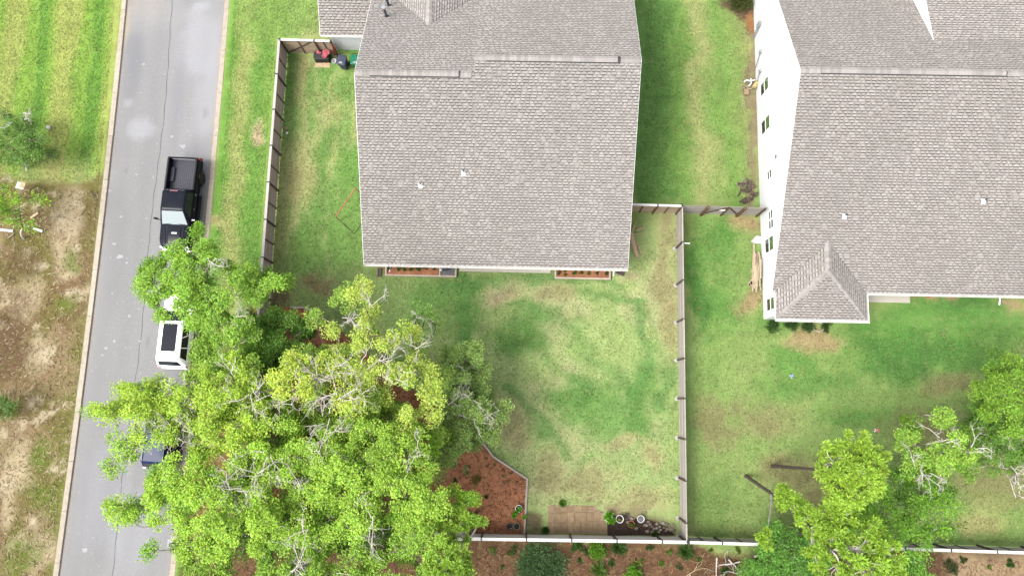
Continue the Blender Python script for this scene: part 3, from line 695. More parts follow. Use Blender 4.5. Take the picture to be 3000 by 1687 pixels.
nN = np.array([AY[0] * PITCH, AY[1] * PITCH, 1.0]); Mp = on_plane(1256, 74, P1(0, r1, z1), nN); mx, my = L1(Mp); mz = Mp[2]; DD = 6.0
slope(sh, roofbase, P1, [P1(mx - DD, my + DD, mz - PITCH * DD + .02), P1(mx - DD, my + DD + .5, mz - PITCH * DD + .02), P1(mx, my + DD + .5, mz + .02), P1(mx, my, mz + .02)], T2_, 1.4)
slope(sh, roofbase, P1, [P1(mx + DD, my + DD + .5, mz - PITCH * DD + .02), P1(mx + DD, my + DD, mz - PITCH * DD + .02), P1(mx, my, mz + .02), P1(mx, my + DD + .5, mz + .02)], T2_, 1.4)
# lower wing at the left
wv = L1(px(1000, 105, HE)); xw = L1(px(938, 104, HE))[0]; yw = wv[1]
slope(sh, roofbase, P1, [P1(xw, yw, HE), P1(.9, yw, HE), P1(.9, yw + 6.5, HE + PITCH * 6.5), P1(xw, yw + 6.5, HE + PITCH * 6.5)], (.945, .938, .934))
roof1 = roofbase.build('roof', M['deck'], h1)
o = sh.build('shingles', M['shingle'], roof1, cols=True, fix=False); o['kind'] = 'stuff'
# ridge caps and the long ridge vents
def ridge_line(roof, P, xa, xb, y, z, va, vb):
    ridge_caps(roof, P(xa, y, z), P(va, y, z), wd=.36, lift=.05); ridge_caps(roof, P(vb, y, z), P(xb, y, z), wd=.36, lift=.05)
    mb = MB(); mb.prism([P(va, y - .215, z - .108 + .055), P(va, y, z + .085), P(va, y + .215, z - .108 + .055), P(va, y + .2, z - .09), P(va, y - .2, z - .09)], tuple(AX * (vb - va)))
    v = mb.build('ridge_vent', M['vent_black'], roof); ridge_caps(v, P(va, y, z), P(vb, y, z), wd=.36, lift=.105)
xa = L1(on_plane(1083, 214, SW, nS))[0]; xb = L1(on_plane(1348, 219, SW, nS))[0]; ridge_line(roof1, P1, .02, xst - .05, r1, z1, xa, xb)
xa = L1(on_plane(1425, 171, SW, nS))[0]; xb = L1(on_plane(1818, 177, SW, nS))[0]; ridge_line(roof1, P1, xst + .02, XR - .02, r2, z2, xa, xb)
ridge_caps(roof1, P1(mx, my - .1, mz + .02), P1(mx, my + DD + .5, mz + .02), wd=.34, lift=.05)
# step wall between the two north slopes
mb = MB(); mb.prism([P1(xst - .01, r1, z1 - .1), P1(xst - .01, r2, z2 - .12), P1(xst - .01, r2 + NE, z2 - .12 - PITCH * NE), P1(xst - .01, r1 + NE, z1 - PITCH * NE - .1)], tuple(AX * .01)); mb.build('step_wall', M['white'], roof1)
# rake and eave boards
mb = MB()
for x in (0, XR):
    rr, zr = (r1, z1) if x == 0 else (r2, z2)
    s_ = -.02 if x == 0 else .0
    for ya, za, yb, zb in ((-.0, HE, rr, zr), (rr, zr, rr + NE, zr - PITCH * NE)):
        mb.prism([P1(x + s_, ya, za + .006), P1(x + s_, yb, zb + .006), P1(x + s_, yb, zb - .19), P1(x + s_, ya, za - .19)], tuple(AX * .02))
mb.build('rake_board', M['trim'], roof1)
mb = MB(); mb.box(P1((xw + .9) / 2, yw - .012, HE - .09), (.9 - xw + .02, .025, .2), TH); mb.prism([P1(xw - .02, yw, HE + .006), P1(xw - .02, yw + 6.5, HE + PITCH * 6.5 + .006), P1(xw - .02, yw + 6.5, HE + PITCH * 6.5 - .19), P1(xw - .02, yw, HE - .19)], tuple(AX * .02)); mb.build('wing_fascia', M['trim'], roof1)
for (u, v) in ((1358, 505), (1232, 541)): pipe_vent(roof1, on_plane(u, v, SW, nS))
for (u, v) in ((1133, 50), (1139, 18)):        # tall black flues on the north slope
    b = on_plane(u, v, P1(0, r1, z1), nN); mb = MB(); mb.lathe([(.16, -.05), (.15, .03), (.075, .05), (.075, .95), (.0, .95)], tuple(b), 14); f = mb.build('flue_pipe', M['blackmetal'], roof1)
    mb = MB(); mb.lathe([(.12, .93), (.135, .95), (.135, 1.08), (.125, 1.10), (0, 1.10)], tuple(b), 14); mb.build('flue_cap', M['chrome'], f)
# walls, with the porch recess at the back
ov, rk = .42, .30
xp0, xp1 = L1(px(1346, 790, .1))[0], L1(px(1613, 793, .1))[0]
wl1 = MB(); zt = HE - .08
for x in (rk, XR - rk - .14):
    rr, zr = (r1, z1) if x == rk else (r2, z2)
    wl1.prism([P1(x, ov, 0), P1(x, rr + 11.5, 0), P1(x, rr + 11.5, zr - PITCH * 11.5 - .12), P1(x, rr, zr - .12), P1(x, ov, HE + PITCH * ov - .12)], tuple(AX * .14))
def wallbox(mb, x0, x1, y0, y1, z0, z1_): mb.box(P1((x0 + x1) / 2, (y0 + y1) / 2, (z0 + z1_) / 2), (x1 - x0, y1 - y0, z1_ - z0), TH)
wallbox(wl1, rk + .141, xp0, ov, ov + .14, 0, zt); wallbox(wl1, xp1, XR - rk - .141, ov, ov + .14, 0, zt)
wallbox(wl1, xp0 - .001, xp1 + .001, ov + 3.0, ov + 3.14, 0, zt); wallbox(wl1, xp0 - .14, xp0 - .002, ov + .141, ov + 3.0, 0, zt); wallbox(wl1, xp1 + .002, xp1 + .14, ov + .141, ov + 3.0, 0, zt)
wallbox(wl1, xp0, xp1, ov, ov + .2, zt - .35, zt - .002)
wallbox(wl1, rk + .141, XR - rk - .141, r1 + 11.0, r1 + 11.14, 0, z1 - PITCH * 11 - .2)
wl1.build('wall', M['white'], h1)
mb = MB(); wallbox(mb, .05, XR - .05, .02, ov - .01, HE - .20, HE - .175); wallbox(mb, .0, XR, .0, .03, HE - .19, HE - .01); mb.build('soffit', M['trim'], h1)
for x in np.linspace(xp0 + .1, xp1 - .1, 3): mb = MB(); wallbox(mb, x - .09, x + .09, ov + .01, ov + .19, .1, zt - .35); mb.build('porch_post', M['trim'], h1)
mb = MB(); yp = L1(px(1480, 797, .1))[1]; wallbox(mb, xp0 + .003, xp1 - .003, yp, ov + 2.99, 0, .10); mb.build('porch_slab', M['cream'], h1)
mb = MB(); wallbox(mb, xw + .36, rk - .002, yw + .36, yw + .5, 0, HE - .01); wallbox(mb, xw + .36, xw + .5, yw + .501, yw + 6.4, 0, HE - .01); mb.build('wing_wall', M['white'], h1)
mb = MB(); wallbox(mb, xw + .34, xw + .46, yw + .34, yw + .358, 0, HE - .02); wallbox(mb, xw + .461, rk, yw + .345, yw + .358, HE - .15, HE - .02); mb.build('corner_trim', M['trim'], h1)
gutter(h1, P1, .0, XR, -.002, HE - .02)
for (xd, ud) in ((1.15, 1110), (XR - .55, 1802)):     # downspouts
    mb = MB(); g0 = P1(xd, -.07, HE - .14); mb.tube([g0, P1(xd, -.07, HE - .22), P1(xd, ov - .06, HE - .5), P1(xd, ov - .06, .25), P1(xd, .0, .12)], .045, 6); mb.build('downspout', M['trim'], h1)

# ---- house two: gable with a hipped corner bump-out
SW2 = px(2237, 936, 0); P2, L2 = frame(SW2)
xe0 = L2(px(2273, 930, HE))[0]; xe1 = L2(px(2541, 930, HE))[0]; ye = L2(px(2400, 936, HE))[1]; ym = L2(px(2750, 862, HE))[1]
XR2 = 22.0; wb = xe1 - xe0
Em = P2(0, ym, HE); rm = L2(on_plane(2600, 209, Em, nS))[1]; zm = HE + PITCH * (rm - ym); xl2 = L2(on_plane(2345, 208, Em, nS))[0]
xl2 = min(max(xl2, xe0 - .15), xe0 + .15)
h2 = empty('house', P2(9, 6, 0)); tag(h2, 'white sided house with windows along its long wall and a hipped roof corner', 'house')
sh = MB(); roofbase = MB(); TB = (.955, .948, .944)
slope(sh, roofbase, P2, [P2(xl2, ym, HE), P2(XR2, ym, HE), P2(XR2, rm, zm), P2(xl2, rm, zm)], TB)
NE2 = 14.0
slope(sh, roofbase, P2, [P2(XR2, rm + NE2, zm - PITCH * NE2), P2(xl2, rm + NE2, zm - PITCH * NE2), P2(xl2, rm, zm), P2(XR2, rm, zm)], (1.0, .985, .98), .8)
xc = (xe0 + xe1) / 2; zc = HE + PITCH * wb / 2; up = .03
slope(sh, roofbase, P2, [P2(xe0, ye, HE), P2(xe1, ye, HE), P2(xc, ye + wb / 2, zc)], TB)
slope(sh, roofbase, P2, [P2(xe0, ym, HE + up), P2(xe0, ye, HE + .0), P2(xc, ye + wb / 2, zc), P2(xc, ym + wb / 2, zc + up)], TB, 1.4)
slope(sh, roofbase, P2, [P2(xe1, ye, HE), P2(xe1, ym, HE + up), P2(xc, ym + wb / 2, zc + up), P2(xc, ye + wb / 2, zc)], (.97, .965, .96), 1.4)
# raised shallow slope behind the ridge with its white cheek wall
nN2 = nN; tip = on_plane(2735, 119, P2(0, rm, zm), nN2); tx, ty = L2(tip); tz = tip[2]; p2 = .17; LN = 9.0
slope(sh, roofbase, P2, [P2(XR2, ty + LN, tz - p2 * LN), P2(tx, ty + LN, tz - p2 * LN), P2(tx, ty, tz + .01), P2(XR2, ty, tz + .01)], (1.0, .985, .98), .8)
roof2 = roofbase.build('roof', M['deck'], h2)
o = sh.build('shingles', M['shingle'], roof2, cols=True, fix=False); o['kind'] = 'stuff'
mb = MB(); mb.prism([P2(tx - .03, ty, tz + .02), P2(tx - .03, ty + LN, tz - p2 * LN + .03), P2(tx - .03, ty + LN, tz - PITCH * LN + .03)], tuple(AX * .03)); mb.build('cheek_wall', M['white'], roof2)
xa = L2(on_plane(2406, 207, Em, nS))[0]; ridge_line(roof2, P2, xl2 + .02, XR2, rm, zm, xa, L2(on_plane(2950, 215, Em, nS))[0])
ridge_caps(roof2, P2(xc, ym + wb / 2 + .15, zc + up), P2(xc, ye + wb / 2, zc), wd=.36, lift=.05)
ridge_caps(roof2, P2(xe0 + .06, ye + .06, HE), P2(xc, ye + wb / 2, zc), wd=.36, lift=.05, sag=.36); ridge_caps(roof2, P2(xe1 - .06, ye + .06, HE), P2(xc, ye + wb / 2, zc), wd=.36, lift=.05, sag=.36)
mb = MB()
for ya, za, yb, zb in ((ym, HE, rm, zm), (rm, zm, rm + NE2, zm - PITCH * NE2)): mb.prism([P2(xl2 - .025, ya, za + .006), P2(xl2 - .025, yb, zb + .006), P2(xl2 - .025, yb, zb - .19), P2(xl2 - .025, ya, za - .19)], tuple(AX * .022))
mb.box(P2(xe0 - .012, (ye + ym) / 2, HE - .09), (.022, ym - ye, .19), TH); mb.box(P2((xe0 + xe1) / 2, ye - .012, HE - .09), (wb + .04, .022, .2), TH); mb.build('rake_board', M['trim'], roof2)
for (u, v) in ((2474, 632), (2881, 588)): pipe_vent(roof2, on_plane(u, v, Em, nS))
# walls of house two
yw2, ywm = 0.0, ym + .42
wm = MB(); ztop = lambda y: HE + PITCH * (y - ym) - .13
yn = rm + 12.5
wm.prism([P2(0, 0, 0), P2(0, yn, 0), P2(0, yn, zm - PITCH * (yn - rm) - .13), P2(0, rm, zm - .13), P2(0, ywm, ztop(ywm)), P2(0, ywm, HE - .05), P2(0, 0, HE - .05)], tuple(AX * .14))
def wb2(mb, x0, x1, y0, y1, z0, z1_): mb.box(P2((x0 + x1) / 2, (y0 + y1) / 2, (z0 + z1_) / 2), (x1 - x0, y1 - y0, z1_ - z0), TH)
xbr = xe1 - .4
wb2(wm, .141, xbr, .0, .14, 0, HE - .05); wb2(wm, xbr - .14, xbr, .141, ywm + 2.2, 0, HE - .05); wb2(wm, xbr + 4.4, XR2 - .4, ywm, ywm + .14, 0, HE - .06); wb2(wm, xbr + .001, xbr + 4.4, ywm + 2.2, ywm + 2.34, 0, HE - .05)
wb2(wm, XR2 - .54, XR2 - .4, ywm + .141, rm + 10, 0, HE - .1); wb2(wm, .141, XR2 - .541, rm + 11.5, rm + 11.64, 0, HE - .3)
wall2 = wm.build('wall', M['white'], h2)
z = .12; sb_me = {}
while z < zm - .4:       # lap siding on the long wall, each course a board of its own
    zz_ = z + .09
    ya = .02 if zz_ < HE - .08 else max(ywm, ym + (zz_ + .16 - HE) / PITCH + .02); yb = min(yn, rm + (zm - zz_ - .16) / PITCH) - .02
    if yb > ya + .2: mb = MB(); mb.prism([P2(-.004, ya, z + .178), P2(-.013, ya, z), P2(-.001, ya, z), P2(-.001, ya, z + .178)], tuple(AY * (yb - ya))); mb.build('siding_board', M['white'], wall2)
    z += .18
mb = MB(); wb2(mb, xbr + .001, xbr + 4.39, ym - .18, ywm + 2.19, 0, .1); mb.build('porch_slab', M['cream'], h2)
mb = MB(); wb2(mb, xe1 + .02, XR2, ym + .01, ywm - .003, HE - .2, HE - .175); wb2(mb, .0, xe1 - .02, ye + .02, -.003, HE - .2, HE - .175); mb.build('soffit', M['trim'], h2)
gutter(h2, P2, xe1 + .14, XR2, ym - .002, HE - .02)
mb = MB(); a_ = [P2(xe1 + .005, ye, HE - .02), P2(xe1 + .005, ye, HE - .15), P2(xe1 + .10, ye, HE - .15), P2(xe1 + .135, ye, HE - .03), P2(xe1 + .12, ye, HE - .03), P2(xe1 + .09, ye, HE - .135), P2(xe1 + .02, ye, HE - .135), P2(xe1 + .02, ye, HE - .02)]
mb.prism(a_, tuple(AY * (ym - ye - .01))); gg = mb.build('gutter', M['gutter'], h2)
for k in range(4): q = MB(); q.box(P2(xe1 + .065, ye + .3 + k * .6, HE - .018), (.14, .035, .008), TH); q.build('hanger_strap', M['trim'], gg)
gutter(h2, P2, xe0, xe1 + .13, ye - .026, HE - .02)
nW = AX; 
def onwall(u, v): p = on_plane(u, v, P2(-.02, 0, 0), nW); return L2(p)[1], p[2]
WINS = [((2228.4, 254, 286.5), (2250.9, 221, 257)), ((2230.8, 359, 397.6), (2255, 336.6, 372.8)), ((2248.3, 505, 527.5), (2260, 496.8, 519.5)), ((2252, 622, 644), (2263.6, 614.6, 636.5)), ((2252.6, 649.3, 672), (2265.4, 642.8, 664.7)), ((2241.7, 704, 742.6), (2265.8, 690.7, 729.8)), ((2246.4, 879.8, 913.4), (2269, 868, 901))]
for i, ((ua, va, vb), (ub, vc, vd)) in enumerate(WINS):
    y_hi, zb_ = onwall(ua, va); y_lo, zb2 = onwall(ua, vb); yh2, zt_ = onwall(ub, vc); yl2, zt2 = onwall(ub, vd)
    y0, y1_ = (y_lo + yl2) / 2, (y_hi + yh2) / 2; z0_, z1_ = (zb_ + zb2) / 2, min((zt_ + zt2) / 2, HE - .18)
    ml = [.11, .11, .07, .06, .06, .11, .11][i]
    fr = MB()
    def wbx(mb, ya, yb, za, zb, xa, xb): mb.box(P2((xa + xb) / 2, (ya + yb) / 2, (za + zb) / 2), (xb - xa, yb - ya, zb - za), TH)
    wbx(fr, y0 - ml, y0, z0_ - ml, z1_ + ml, -.045, -.004); wbx(fr, y1_, y1_ + ml, z0_ - ml, z1_ + ml, -.045, -.004); wbx(fr, y0, y1_, z0_ - ml - .03, z0_, -.07, -.004); wbx(fr, y0, y1_, z1_, z1_ + ml, -.045, -.004)
    zc_ = (z0_ + z1_) / 2; wbx(fr, y0 + .001, y1_ - .001, zc_ - .035, zc_ + .035, -.04, -.005)
    f = fr.build('window', M['trim'], h2)
    for (za, zb, mt) in ((z0_ + .001, zc_ - .036, M['glass']), (zc_ + .036, z1_ - .001, M['glass_upper'] if i not in (2, 3, 4) else M['glass'])):
        q = MB(); wbx(q, y0 + .002, y1_ - .002, za, zb, -.02, -.006); q.build('pane', mt, f)
# things fixed to the long wall
def wall_at(u, v): y, z = onwall(u, v); return y, z
y, z = wall_at(2226, 75); mb = MB(); mb.box(P2(-.09, y, z), (.17, .34, .5), TH); mb.box(P2(-.13, y, z + .32), (.1, .22, .18), TH); mb.tube([P2(-.06, y - .2, z - .2), P2(-.06, y - .25, z - .5), P2(-.07, y - .3, .0)], .035, 6); mb.tube([P2(-.1, y - .05, z - .25), P2(-.1, y - .15, .0)], .035, 6); mb.build('meter_box', M['grey_box'], h2)
for (u, v) in ((2230, 153), (2229, 210)):
    y, z = wall_at(u, v); mb = MB(); mb.box(P2(-.07, y, z), (.12, .2, .3), TH); o = mb.build('junction_box', M['grey_box'], h2)
    mb = MB(); mb.tube([P2(-.07, y - .05, z - .1), P2(-.1, y - .25, z - .3), P2(-.08, y - .45, z * .45), P2(-.06, y - .6, .02)], .02, 5); mb.build('cable', M['cable'], o)
for (u, v, r, mt) in ((2262, 137, .13, 'trim'), (2275, 480, .12, 'trim')): y, z = wall_at(u, v); mb = MB(); mb.box(P2(-.04, y, z), (.08, r * 1.6, r * 2), TH); mb.build('vent_hood', M[mt], h2)
y, z = wall_at(2273, 459); mb = MB(); mb.box(P2(-.02, y, z), (.03, .2, .16), TH); mb.build('vent_grille', M['cable'], h2)
# red ornament on the porch, downspout at the far end
y, x = L2(px(2720, 860, .3))[1], L2(px(2720, 860, .3))[0]
mb = MB(); mb.tube([P2(14.0 if False else L2(px(2990, 870, HE))[0] - .4, ym - .07, HE - .14), P2(L2(px(2970, 875, 1.2))[0], ym + .1, HE - .5), P2(L2(px(2960, 870, 1.2))[0], ywm - .06, .25), P2(L2(px(2960, 870, 1.2))[0], ym - .2, .1)], .05, 6); mb.build('downspout', M['trim'], h2)

# ------------------------------------------------------------------ fences
FH = 1.92
UB = {}
def ub(mat):
    if mat not in UB: UB[mat] = unit_box('board', M[mat])
    return UB[mat]
def fence(label, A, B, side, wood, cap, post='post', rows=11, bay=2.44, batten=True, first=0.0, posts_end=True, capw=.15, footing=False, skip_cap=(), lean=0.0):
    """A, B: ground points; side=+1 puts posts on the left of A->B"""
    A = np.array(A[:2]); B = np.array(B[:2]); d = B - A; L_ = np.hypot(*d); d /= L_; nrm = np.array([-d[1], d[0]]) * side; rz = math.atan2(d[1], d[0])
    f = empty('wooden_fence', (*((A + B) / 2), 0)); tag(f, label, 'fence')
    cuts = [0.0]; s = first if first > 0.4 else bay
    while s < L_ - .5: cuts.append(s); s += bay
    cuts.append(L_)
    bh = (FH - .10) / rows
    for i, (a, b) in enumerate(zip(cuts[:-1], cuts[1:])):
        c = A + d * (a + b) / 2; dz = random.uniform(-.012, .012)
        for r in range(rows):
            z = .06 + bh * (r + .5) + dz
            off = nrm * (random.uniform(-.004, .004))
            obj_from(ub(wood), 'board', f, (c[0] + off[0], c[1] + off[1], z), rz + random.uniform(-.0015, .0015), (b - a - .012, .022, bh - random.uniform(.012, .024)), rot=None)
        cc = c + nrm * .035
        obj_from(ub(cap), 'cap_board', f, (cc[0], cc[1], FH - .012 + dz), rz, (b - a - .05, capw, .035))
        if batten:
            q = c + nrm * .030; obj_from(ub(post), 'batten', f, (q[0], q[1], FH / 2 - .03), rz, (.085, .036, FH - .10))
    for i, s in enumerate(cuts):
        if not posts_end and i in (0, len(cuts) - 1): continue
        q = A + d * s + nrm * .062; obj_from(ub(post), 'post', f, (q[0], q[1], FH / 2 - .02), rz, (.10, .10, FH))
        t = A + d * s + nrm * .04; obj_from(ub('post_steel'), 'post_top', f, (t[0], t[1], FH + .004), rz, (.075, capw + .03, .05))
        if footing:
            q = A + d * s + nrm * .12; 
            mb = MB(); mb.lathe([(.16, -.02), (.15, .03), (.09, .06), (0, .065)], (q[0] + random.uniform(-.03, .03), q[1] + random.uniform(-.03, .03), 0), 9); mb.build('footing', M['concrete'], f)
    return f
cor_tl = px(816, 115, FH); e_left = px(757, 883, FH); dl = (e_left - cor_tl)
b0 = px(1409, 1580, FH); b1 = px(2196, 1592, FH); b2 = px(3000, 1620, FH)
db = (b1 - b0)[:2]
# corner where the road-side fence meets the back fence
def meet(p, d, q, e):
    Mx = np.array([[d[0], -e[0]], [d[1], -e[1]]]); t = np.linalg.solve(Mx, (q - p)); return p + d * t[0]
cor_bl = meet(cor_tl[:2], dl[:2], b0[:2], db)
m_top = px(2001, 602, FH)[:2]; m_bot = px(2014, 1588, FH)[:2]
cor_bm = meet(m_top, m_bot - m_top, b0[:2], db)
fence('brown horizontal board fence with pale cap running along the street verge', cor_tl, cor_bl, 1, 'wood_brown', 'cap_pink', capw=.16)
fence('tan board fence with a braced gate bay beside the white wing wall', cor_tl + np.array([.10, 0, 0]), (px(968, 119, FH)), -1, 'wood_tan', 'cap_pale', post='post', bay=2.6, first=2.25, capw=.15)
fence('bleached back fence between the mulch beds and the woodland', cor_bl, cor_bm, 1, 'wood_pale', 'cap_pale', bay=2.66, first=((np.hypot(*(px(1410, 1580, FH)[:2] - cor_bl))) % 2.66), batten=False, capw=.18)
e_r = px(3000, 1620, FH)[:2]; e_r = e_r + (e_r - cor_bm) * .25
fence('back fence with dark battens behind the right hand yard', cor_bm + (e_r - cor_bm) * .004, e_r, 1, 'wood_grey', 'cap_pale', bay=2.66, first=1.95, capw=.17)
mid_top2 = m_top - (m_bot - m_top) * .004
fence('grey board fence running down the middle between the two back yards', mid_top2, cor_bm - (m_bot - m_top) * .003, -1, 'wood_grey', 'wood_grey', bay=2.42, batten=False, capw=.06, footing=True)
wL = px(1846, 597, FH)[:2]; gate_a = m_top; gate_b = px(2248, 609, FH)[:2]
fence('tan braced board fence joining the middle house to the yard divider', wL, gate_a - np.array([.06, 0]), -1, 'wood_tan', 'cap_pale', post='post_tan', bay=2.0, first=1.75, capw=.14, footing=False)
# double gate between the divider and house two
gd = (gate_b - gate_a); gl = np.hypot(*gd); gd /= gl; gn = np.array([gd[1], -gd[0]]); grz = math.atan2(gd[1], gd[0])
gt = empty('wooden_gate', (*((gate_a + gate_b) / 2), 0)); tag(gt, 'grey board double gate with diagonal braces between the two houses', 'gate')
gp = [.12, gl * .30, gl * .545, gl * .74, gl]
for a, b in zip(gp[:-1], gp[1:]):
    c = gate_a + gd * (a + b) / 2
    for r in range(11): obj_from(ub('wood_grey'), 'board', gt, (c[0], c[1], .1 + .165 * (r + .5) + random.uniform(-.003, .003)), grz, (b - a - .015, .022, .152))
for k, s in enumerate(gp[1:]):
    q = gate_a + gd * s + gn * (.07 if k != 3 else -.05); big = .16 if k in (0, 2) else .09
    q = gate_a + gd * min(s, gl - .1) + gn * .07
    obj_from(ub('post_tan'), 'post', gt, (q[0], q[1], FH / 2 + .02), grz, (big, big, FH + .06))
for (s0, z0, s1, z1_) in ((gl * .31, .25, gl * .53, 1.8), (gl * .56, 1.8, gl * .73, .3)):
    a = gate_a + gd * s0 + gn * .045; b = gate_a + gd * s1 + gn * .045; mb = MB(); mb.bar((a[0], a[1], z0), (b[0], b[1], z1_), .045, .10); mb.build('brace', M['post_tan'], gt)
mb = MB(); q = gate_a + gd * gl * .5 + gn * .06; mb.box((q[0], q[1], 1.25), (.35, .06, .12), grz); mb.build('latch', M['trim'], gt)
# brace across the gate bay beside the wing
for fobj in [o for o in bpy.data.objects if o.name.startswith('wooden_fence') and 'wing' in o.get('label', '')]:
    a = cor_tl[:2] + np.array([.25, -.055]); b = cor_tl[:2] + np.array([2.2, -.055 - .05])
    mb = MB(); mb.bar((a[0], a[1] - .02, .25), (b[0], b[1] + .02, 1.75), .04, .10); mb.build('brace', M['post'], fobj)
mb = MB(); q = px(2004, 713, 1.84); mb.box((q[0] + .2, q[1], 1.84), (.34, .035, .05)); o = mb.build('bracket_arm', M['trim']); tag(o, 'small white bracket sticking out from the top of the divider fence', 'bracket')

# ------------------------------------------------------------------ beds, edging, pavers
mb = MB(); mb.poly([(x, y, .05) for x, y in BED], .08); mulch = mb.build('mulch_bed', M['mulch']); tag(mulch, 'rust brown mulch bed under the oak trees', 'mulch bed', kind='structure')
def edging(label, pts, hgt=.16, wd=.11):
    P = [px(u, v, hgt) for u, v in pts]; r = empty('timber_edging', (P[0][0], P[0][1], 0)); tag(r, label, 'edging')
    for a, b in zip(P[:-1], P[1:]):
        d = b - a; L_ = np.hypot(d[0], d[1]); n = max(1, round(L_ / 1.6))
        for k in range(n):
            c = a + d * (k + .5) / n; obj_from(ub('timber'), 'edging_board', r, (c[0], c[1], hgt / 2), math.atan2(d[1], d[0]), (L_ / n - .006 + (wd * .4 if n == 1 else 0), wd, hgt + random.uniform(-.008, .008)))
    return r
edging('pale timber edging with two bends around the open corner of the mulch bed', [(1401, 1281), (1446, 1338), (1545, 1403), (1541, 1469), (1536, 1563)])
edging('short pale timber edging at the far end of the mulch bed by the street fence', [(850, 899), (897, 901), (970, 948)])
# straw and bark flecks lying on the mulch and the woodland floor
COLG = col.reshape(NYg, NXg, 3)
def ground_col(x, y):
    i = np.clip(np.searchsorted(gx, x), 0, NXg - 1); j = np.clip(np.searchsorted(gy, y), 0, NYg - 1); return COLG[j, i]
def flecks(name, label, polyg, n, cols, z, Lr=(.08, .28), w=.018, local=0.0):
    P = np.array(polyg); lo, hi = P.min(0), P.max(0); pts = np.empty((0, 2))
    while len(pts) < n:
        q = RNG.random((n * 2, 2)) * (hi - lo) + lo; q = q[inpoly(q[:, 0], q[:, 1], polyg)]; pts = np.r_[pts, q]
    pts = pts[:n]; a = RNG.random(n) * 6.283; L_ = RNG.uniform(*Lr, n); W_ = RNG.uniform(.5, 1.4, n) * w
    dx, dy = np.cos(a), np.sin(a); zc = z + RNG.random(n) * .035
    V = np.zeros((n, 4, 3)); 
    for k, (i, j) in enumerate(((-1, -1), (1, -1), (1, 1), (-1, 1))):
        V[:, k, 0] = pts[:, 0] + dx * L_ / 2 * i - dy * W_ / 2 * j; V[:, k, 1] = pts[:, 1] + dy * L_ / 2 * i + dx * W_ / 2 * j; V[:, k, 2] = zc + (RNG.random(n) - .5) * .02 * i
    cc = np.array(cols)[RNG.integers(0, len(cols), n)] * RNG.uniform(.8, 1.2, (n, 1))
    if local: cc = cc * (1 - local) + ground_col(pts[:, 0], pts[:, 1]) * RNG.uniform(.5, 1.5, (n, 1)) * local
    me = raw_mesh(name, V.reshape(-1, 3), np.arange(n * 4).reshape(-1, 4), np.repeat(cc, 4, 0), mat=M['straw']); o = obj_from(me, name); tag(o, label, 'litter', kind='stuff'); return o
flecks('pine_straw', 'brown pine straw scattered over the mulch bed', BED, 9000, [C(200, 140, 100), C(176, 118, 84), C(140, 90, 64), C(214, 162, 124), C(116, 76, 56)], .055, w=.026)
WOOD = [G(640, 1602), G(1400, 1604), G(2200, 1616), G(3100, 1645), G(3150, 1760), G(620, 1760)]
flecks('leaf_litter', 'brown leaf litter and twigs on the woodland floor below the back fence', WOOD, 9000, [C(178, 136, 100), C(150, 108, 80), C(108, 78, 60), C(190, 152, 116), C(88, 66, 52)], .01, w=.04, Lr=(.06, .26), local=.45)
flecks('straw_litter', 'pale straw and wood chips strewn over the lot beside the street', [G(-40, 540), G(290, 560), G(240, 1000), G(205, 1300), G(140, 1700), G(-60, 1720)], 5200, [C(206, 182, 144), C(176, 146, 112), C(128, 100, 76), C(226, 206, 172), C(112, 124, 58)], .008, w=.045, Lr=(.05, .28), local=.4)
LAWNS = [[G(800, 130), G(1040, 240), G(1065, 790), G(1830, 805), G(1985, 640), G(1990, 1480), G(1560, 1480), G(1400, 1270), G(980, 940), G(800, 890)], [G(2030, 640), G(2225, 640), G(2240, 960), G(3050, 960), G(3050, 1590), G(2030, 1570)], [G(1900, -40), G(2190, -40), G(2205, 580), G(1870, 580)], [G(-60, -40), G(340, -40), G(290, 530), G(-60, 530)], [G(690, -40), G(940, -40), G(930, 100), G(805, 110), G(745, 880), G(620, 880)]]
for i, (lw, n, lab) in enumerate(zip(LAWNS, (34000, 28000, 11000, 13000, 13000), ('loose grass blades over the fenced back lawn', 'loose grass blades over the lawn beside the white house', 'loose grass blades on the strip between the houses', 'loose grass blades on the mown lot across the street', 'loose grass blades on the verge beside the street'))):
    flecks('grass_blades', lab, lw, n, [C(178, 178, 100), C(150, 168, 84), C(92, 138, 50), C(112, 158, 60), C(196, 184, 126), C(74, 116, 42)], .012, w=.04, Lr=(.05, .16), local=.85)

# planter boxes against house one
def planter(label, xa, xb, ya, yb, z=.24, div=None):
    r = empty('planter_box', P1((xa + xb) / 2, ya, 0)); tag(r, label, 'planter'); t = .10
    def b(x0, x1, y0, y1, nm): c = P1((x0 + x1) / 2, (y0 + y1) / 2, z / 2); obj_from(ub('timber_new'), nm, r, c, TH, (x1 - x0, y1 - y0, z))
    n = 2; 
    for k in range(n): b(xa + (xb - xa) * k / n + .002, xa + (xb - xa) * (k + 1) / n - .002, ya, ya + t, 'front_board')
    b(xa, xa + t, ya + t + .002, yb, 'side_board'); b(xb - t, xb, ya + t + .002, yb, 'side_board')
    if div: b(div, div + t, ya + t + .002, yb, 'divider_board')
    mb = MB(); c = P1((xa + (div or xb)) / 2, (ya + t + yb) / 2, z * .33); mb.box(c, ((div or xb) - xa - t * 2 + (t if div else 0), yb - ya - t - .004, z * .6), TH); mb.build('mulch_fill', M['mulch'], r)
    if div: mb = MB(); c = P1((div + t + xb - t) / 2, (ya + t + yb) / 2, z * .33); mb.box(c, (xb - div - 2 * t, yb - ya - t - .004, z * .62), TH); mb.build('gravel_fill', M['gravel'], r)
    return r
z_ = .24
la = L1(px(1130, 803, z_)); lb = L1(px(1337, 805, z_)); lt = L1(px(1286, 790, z_))[0]
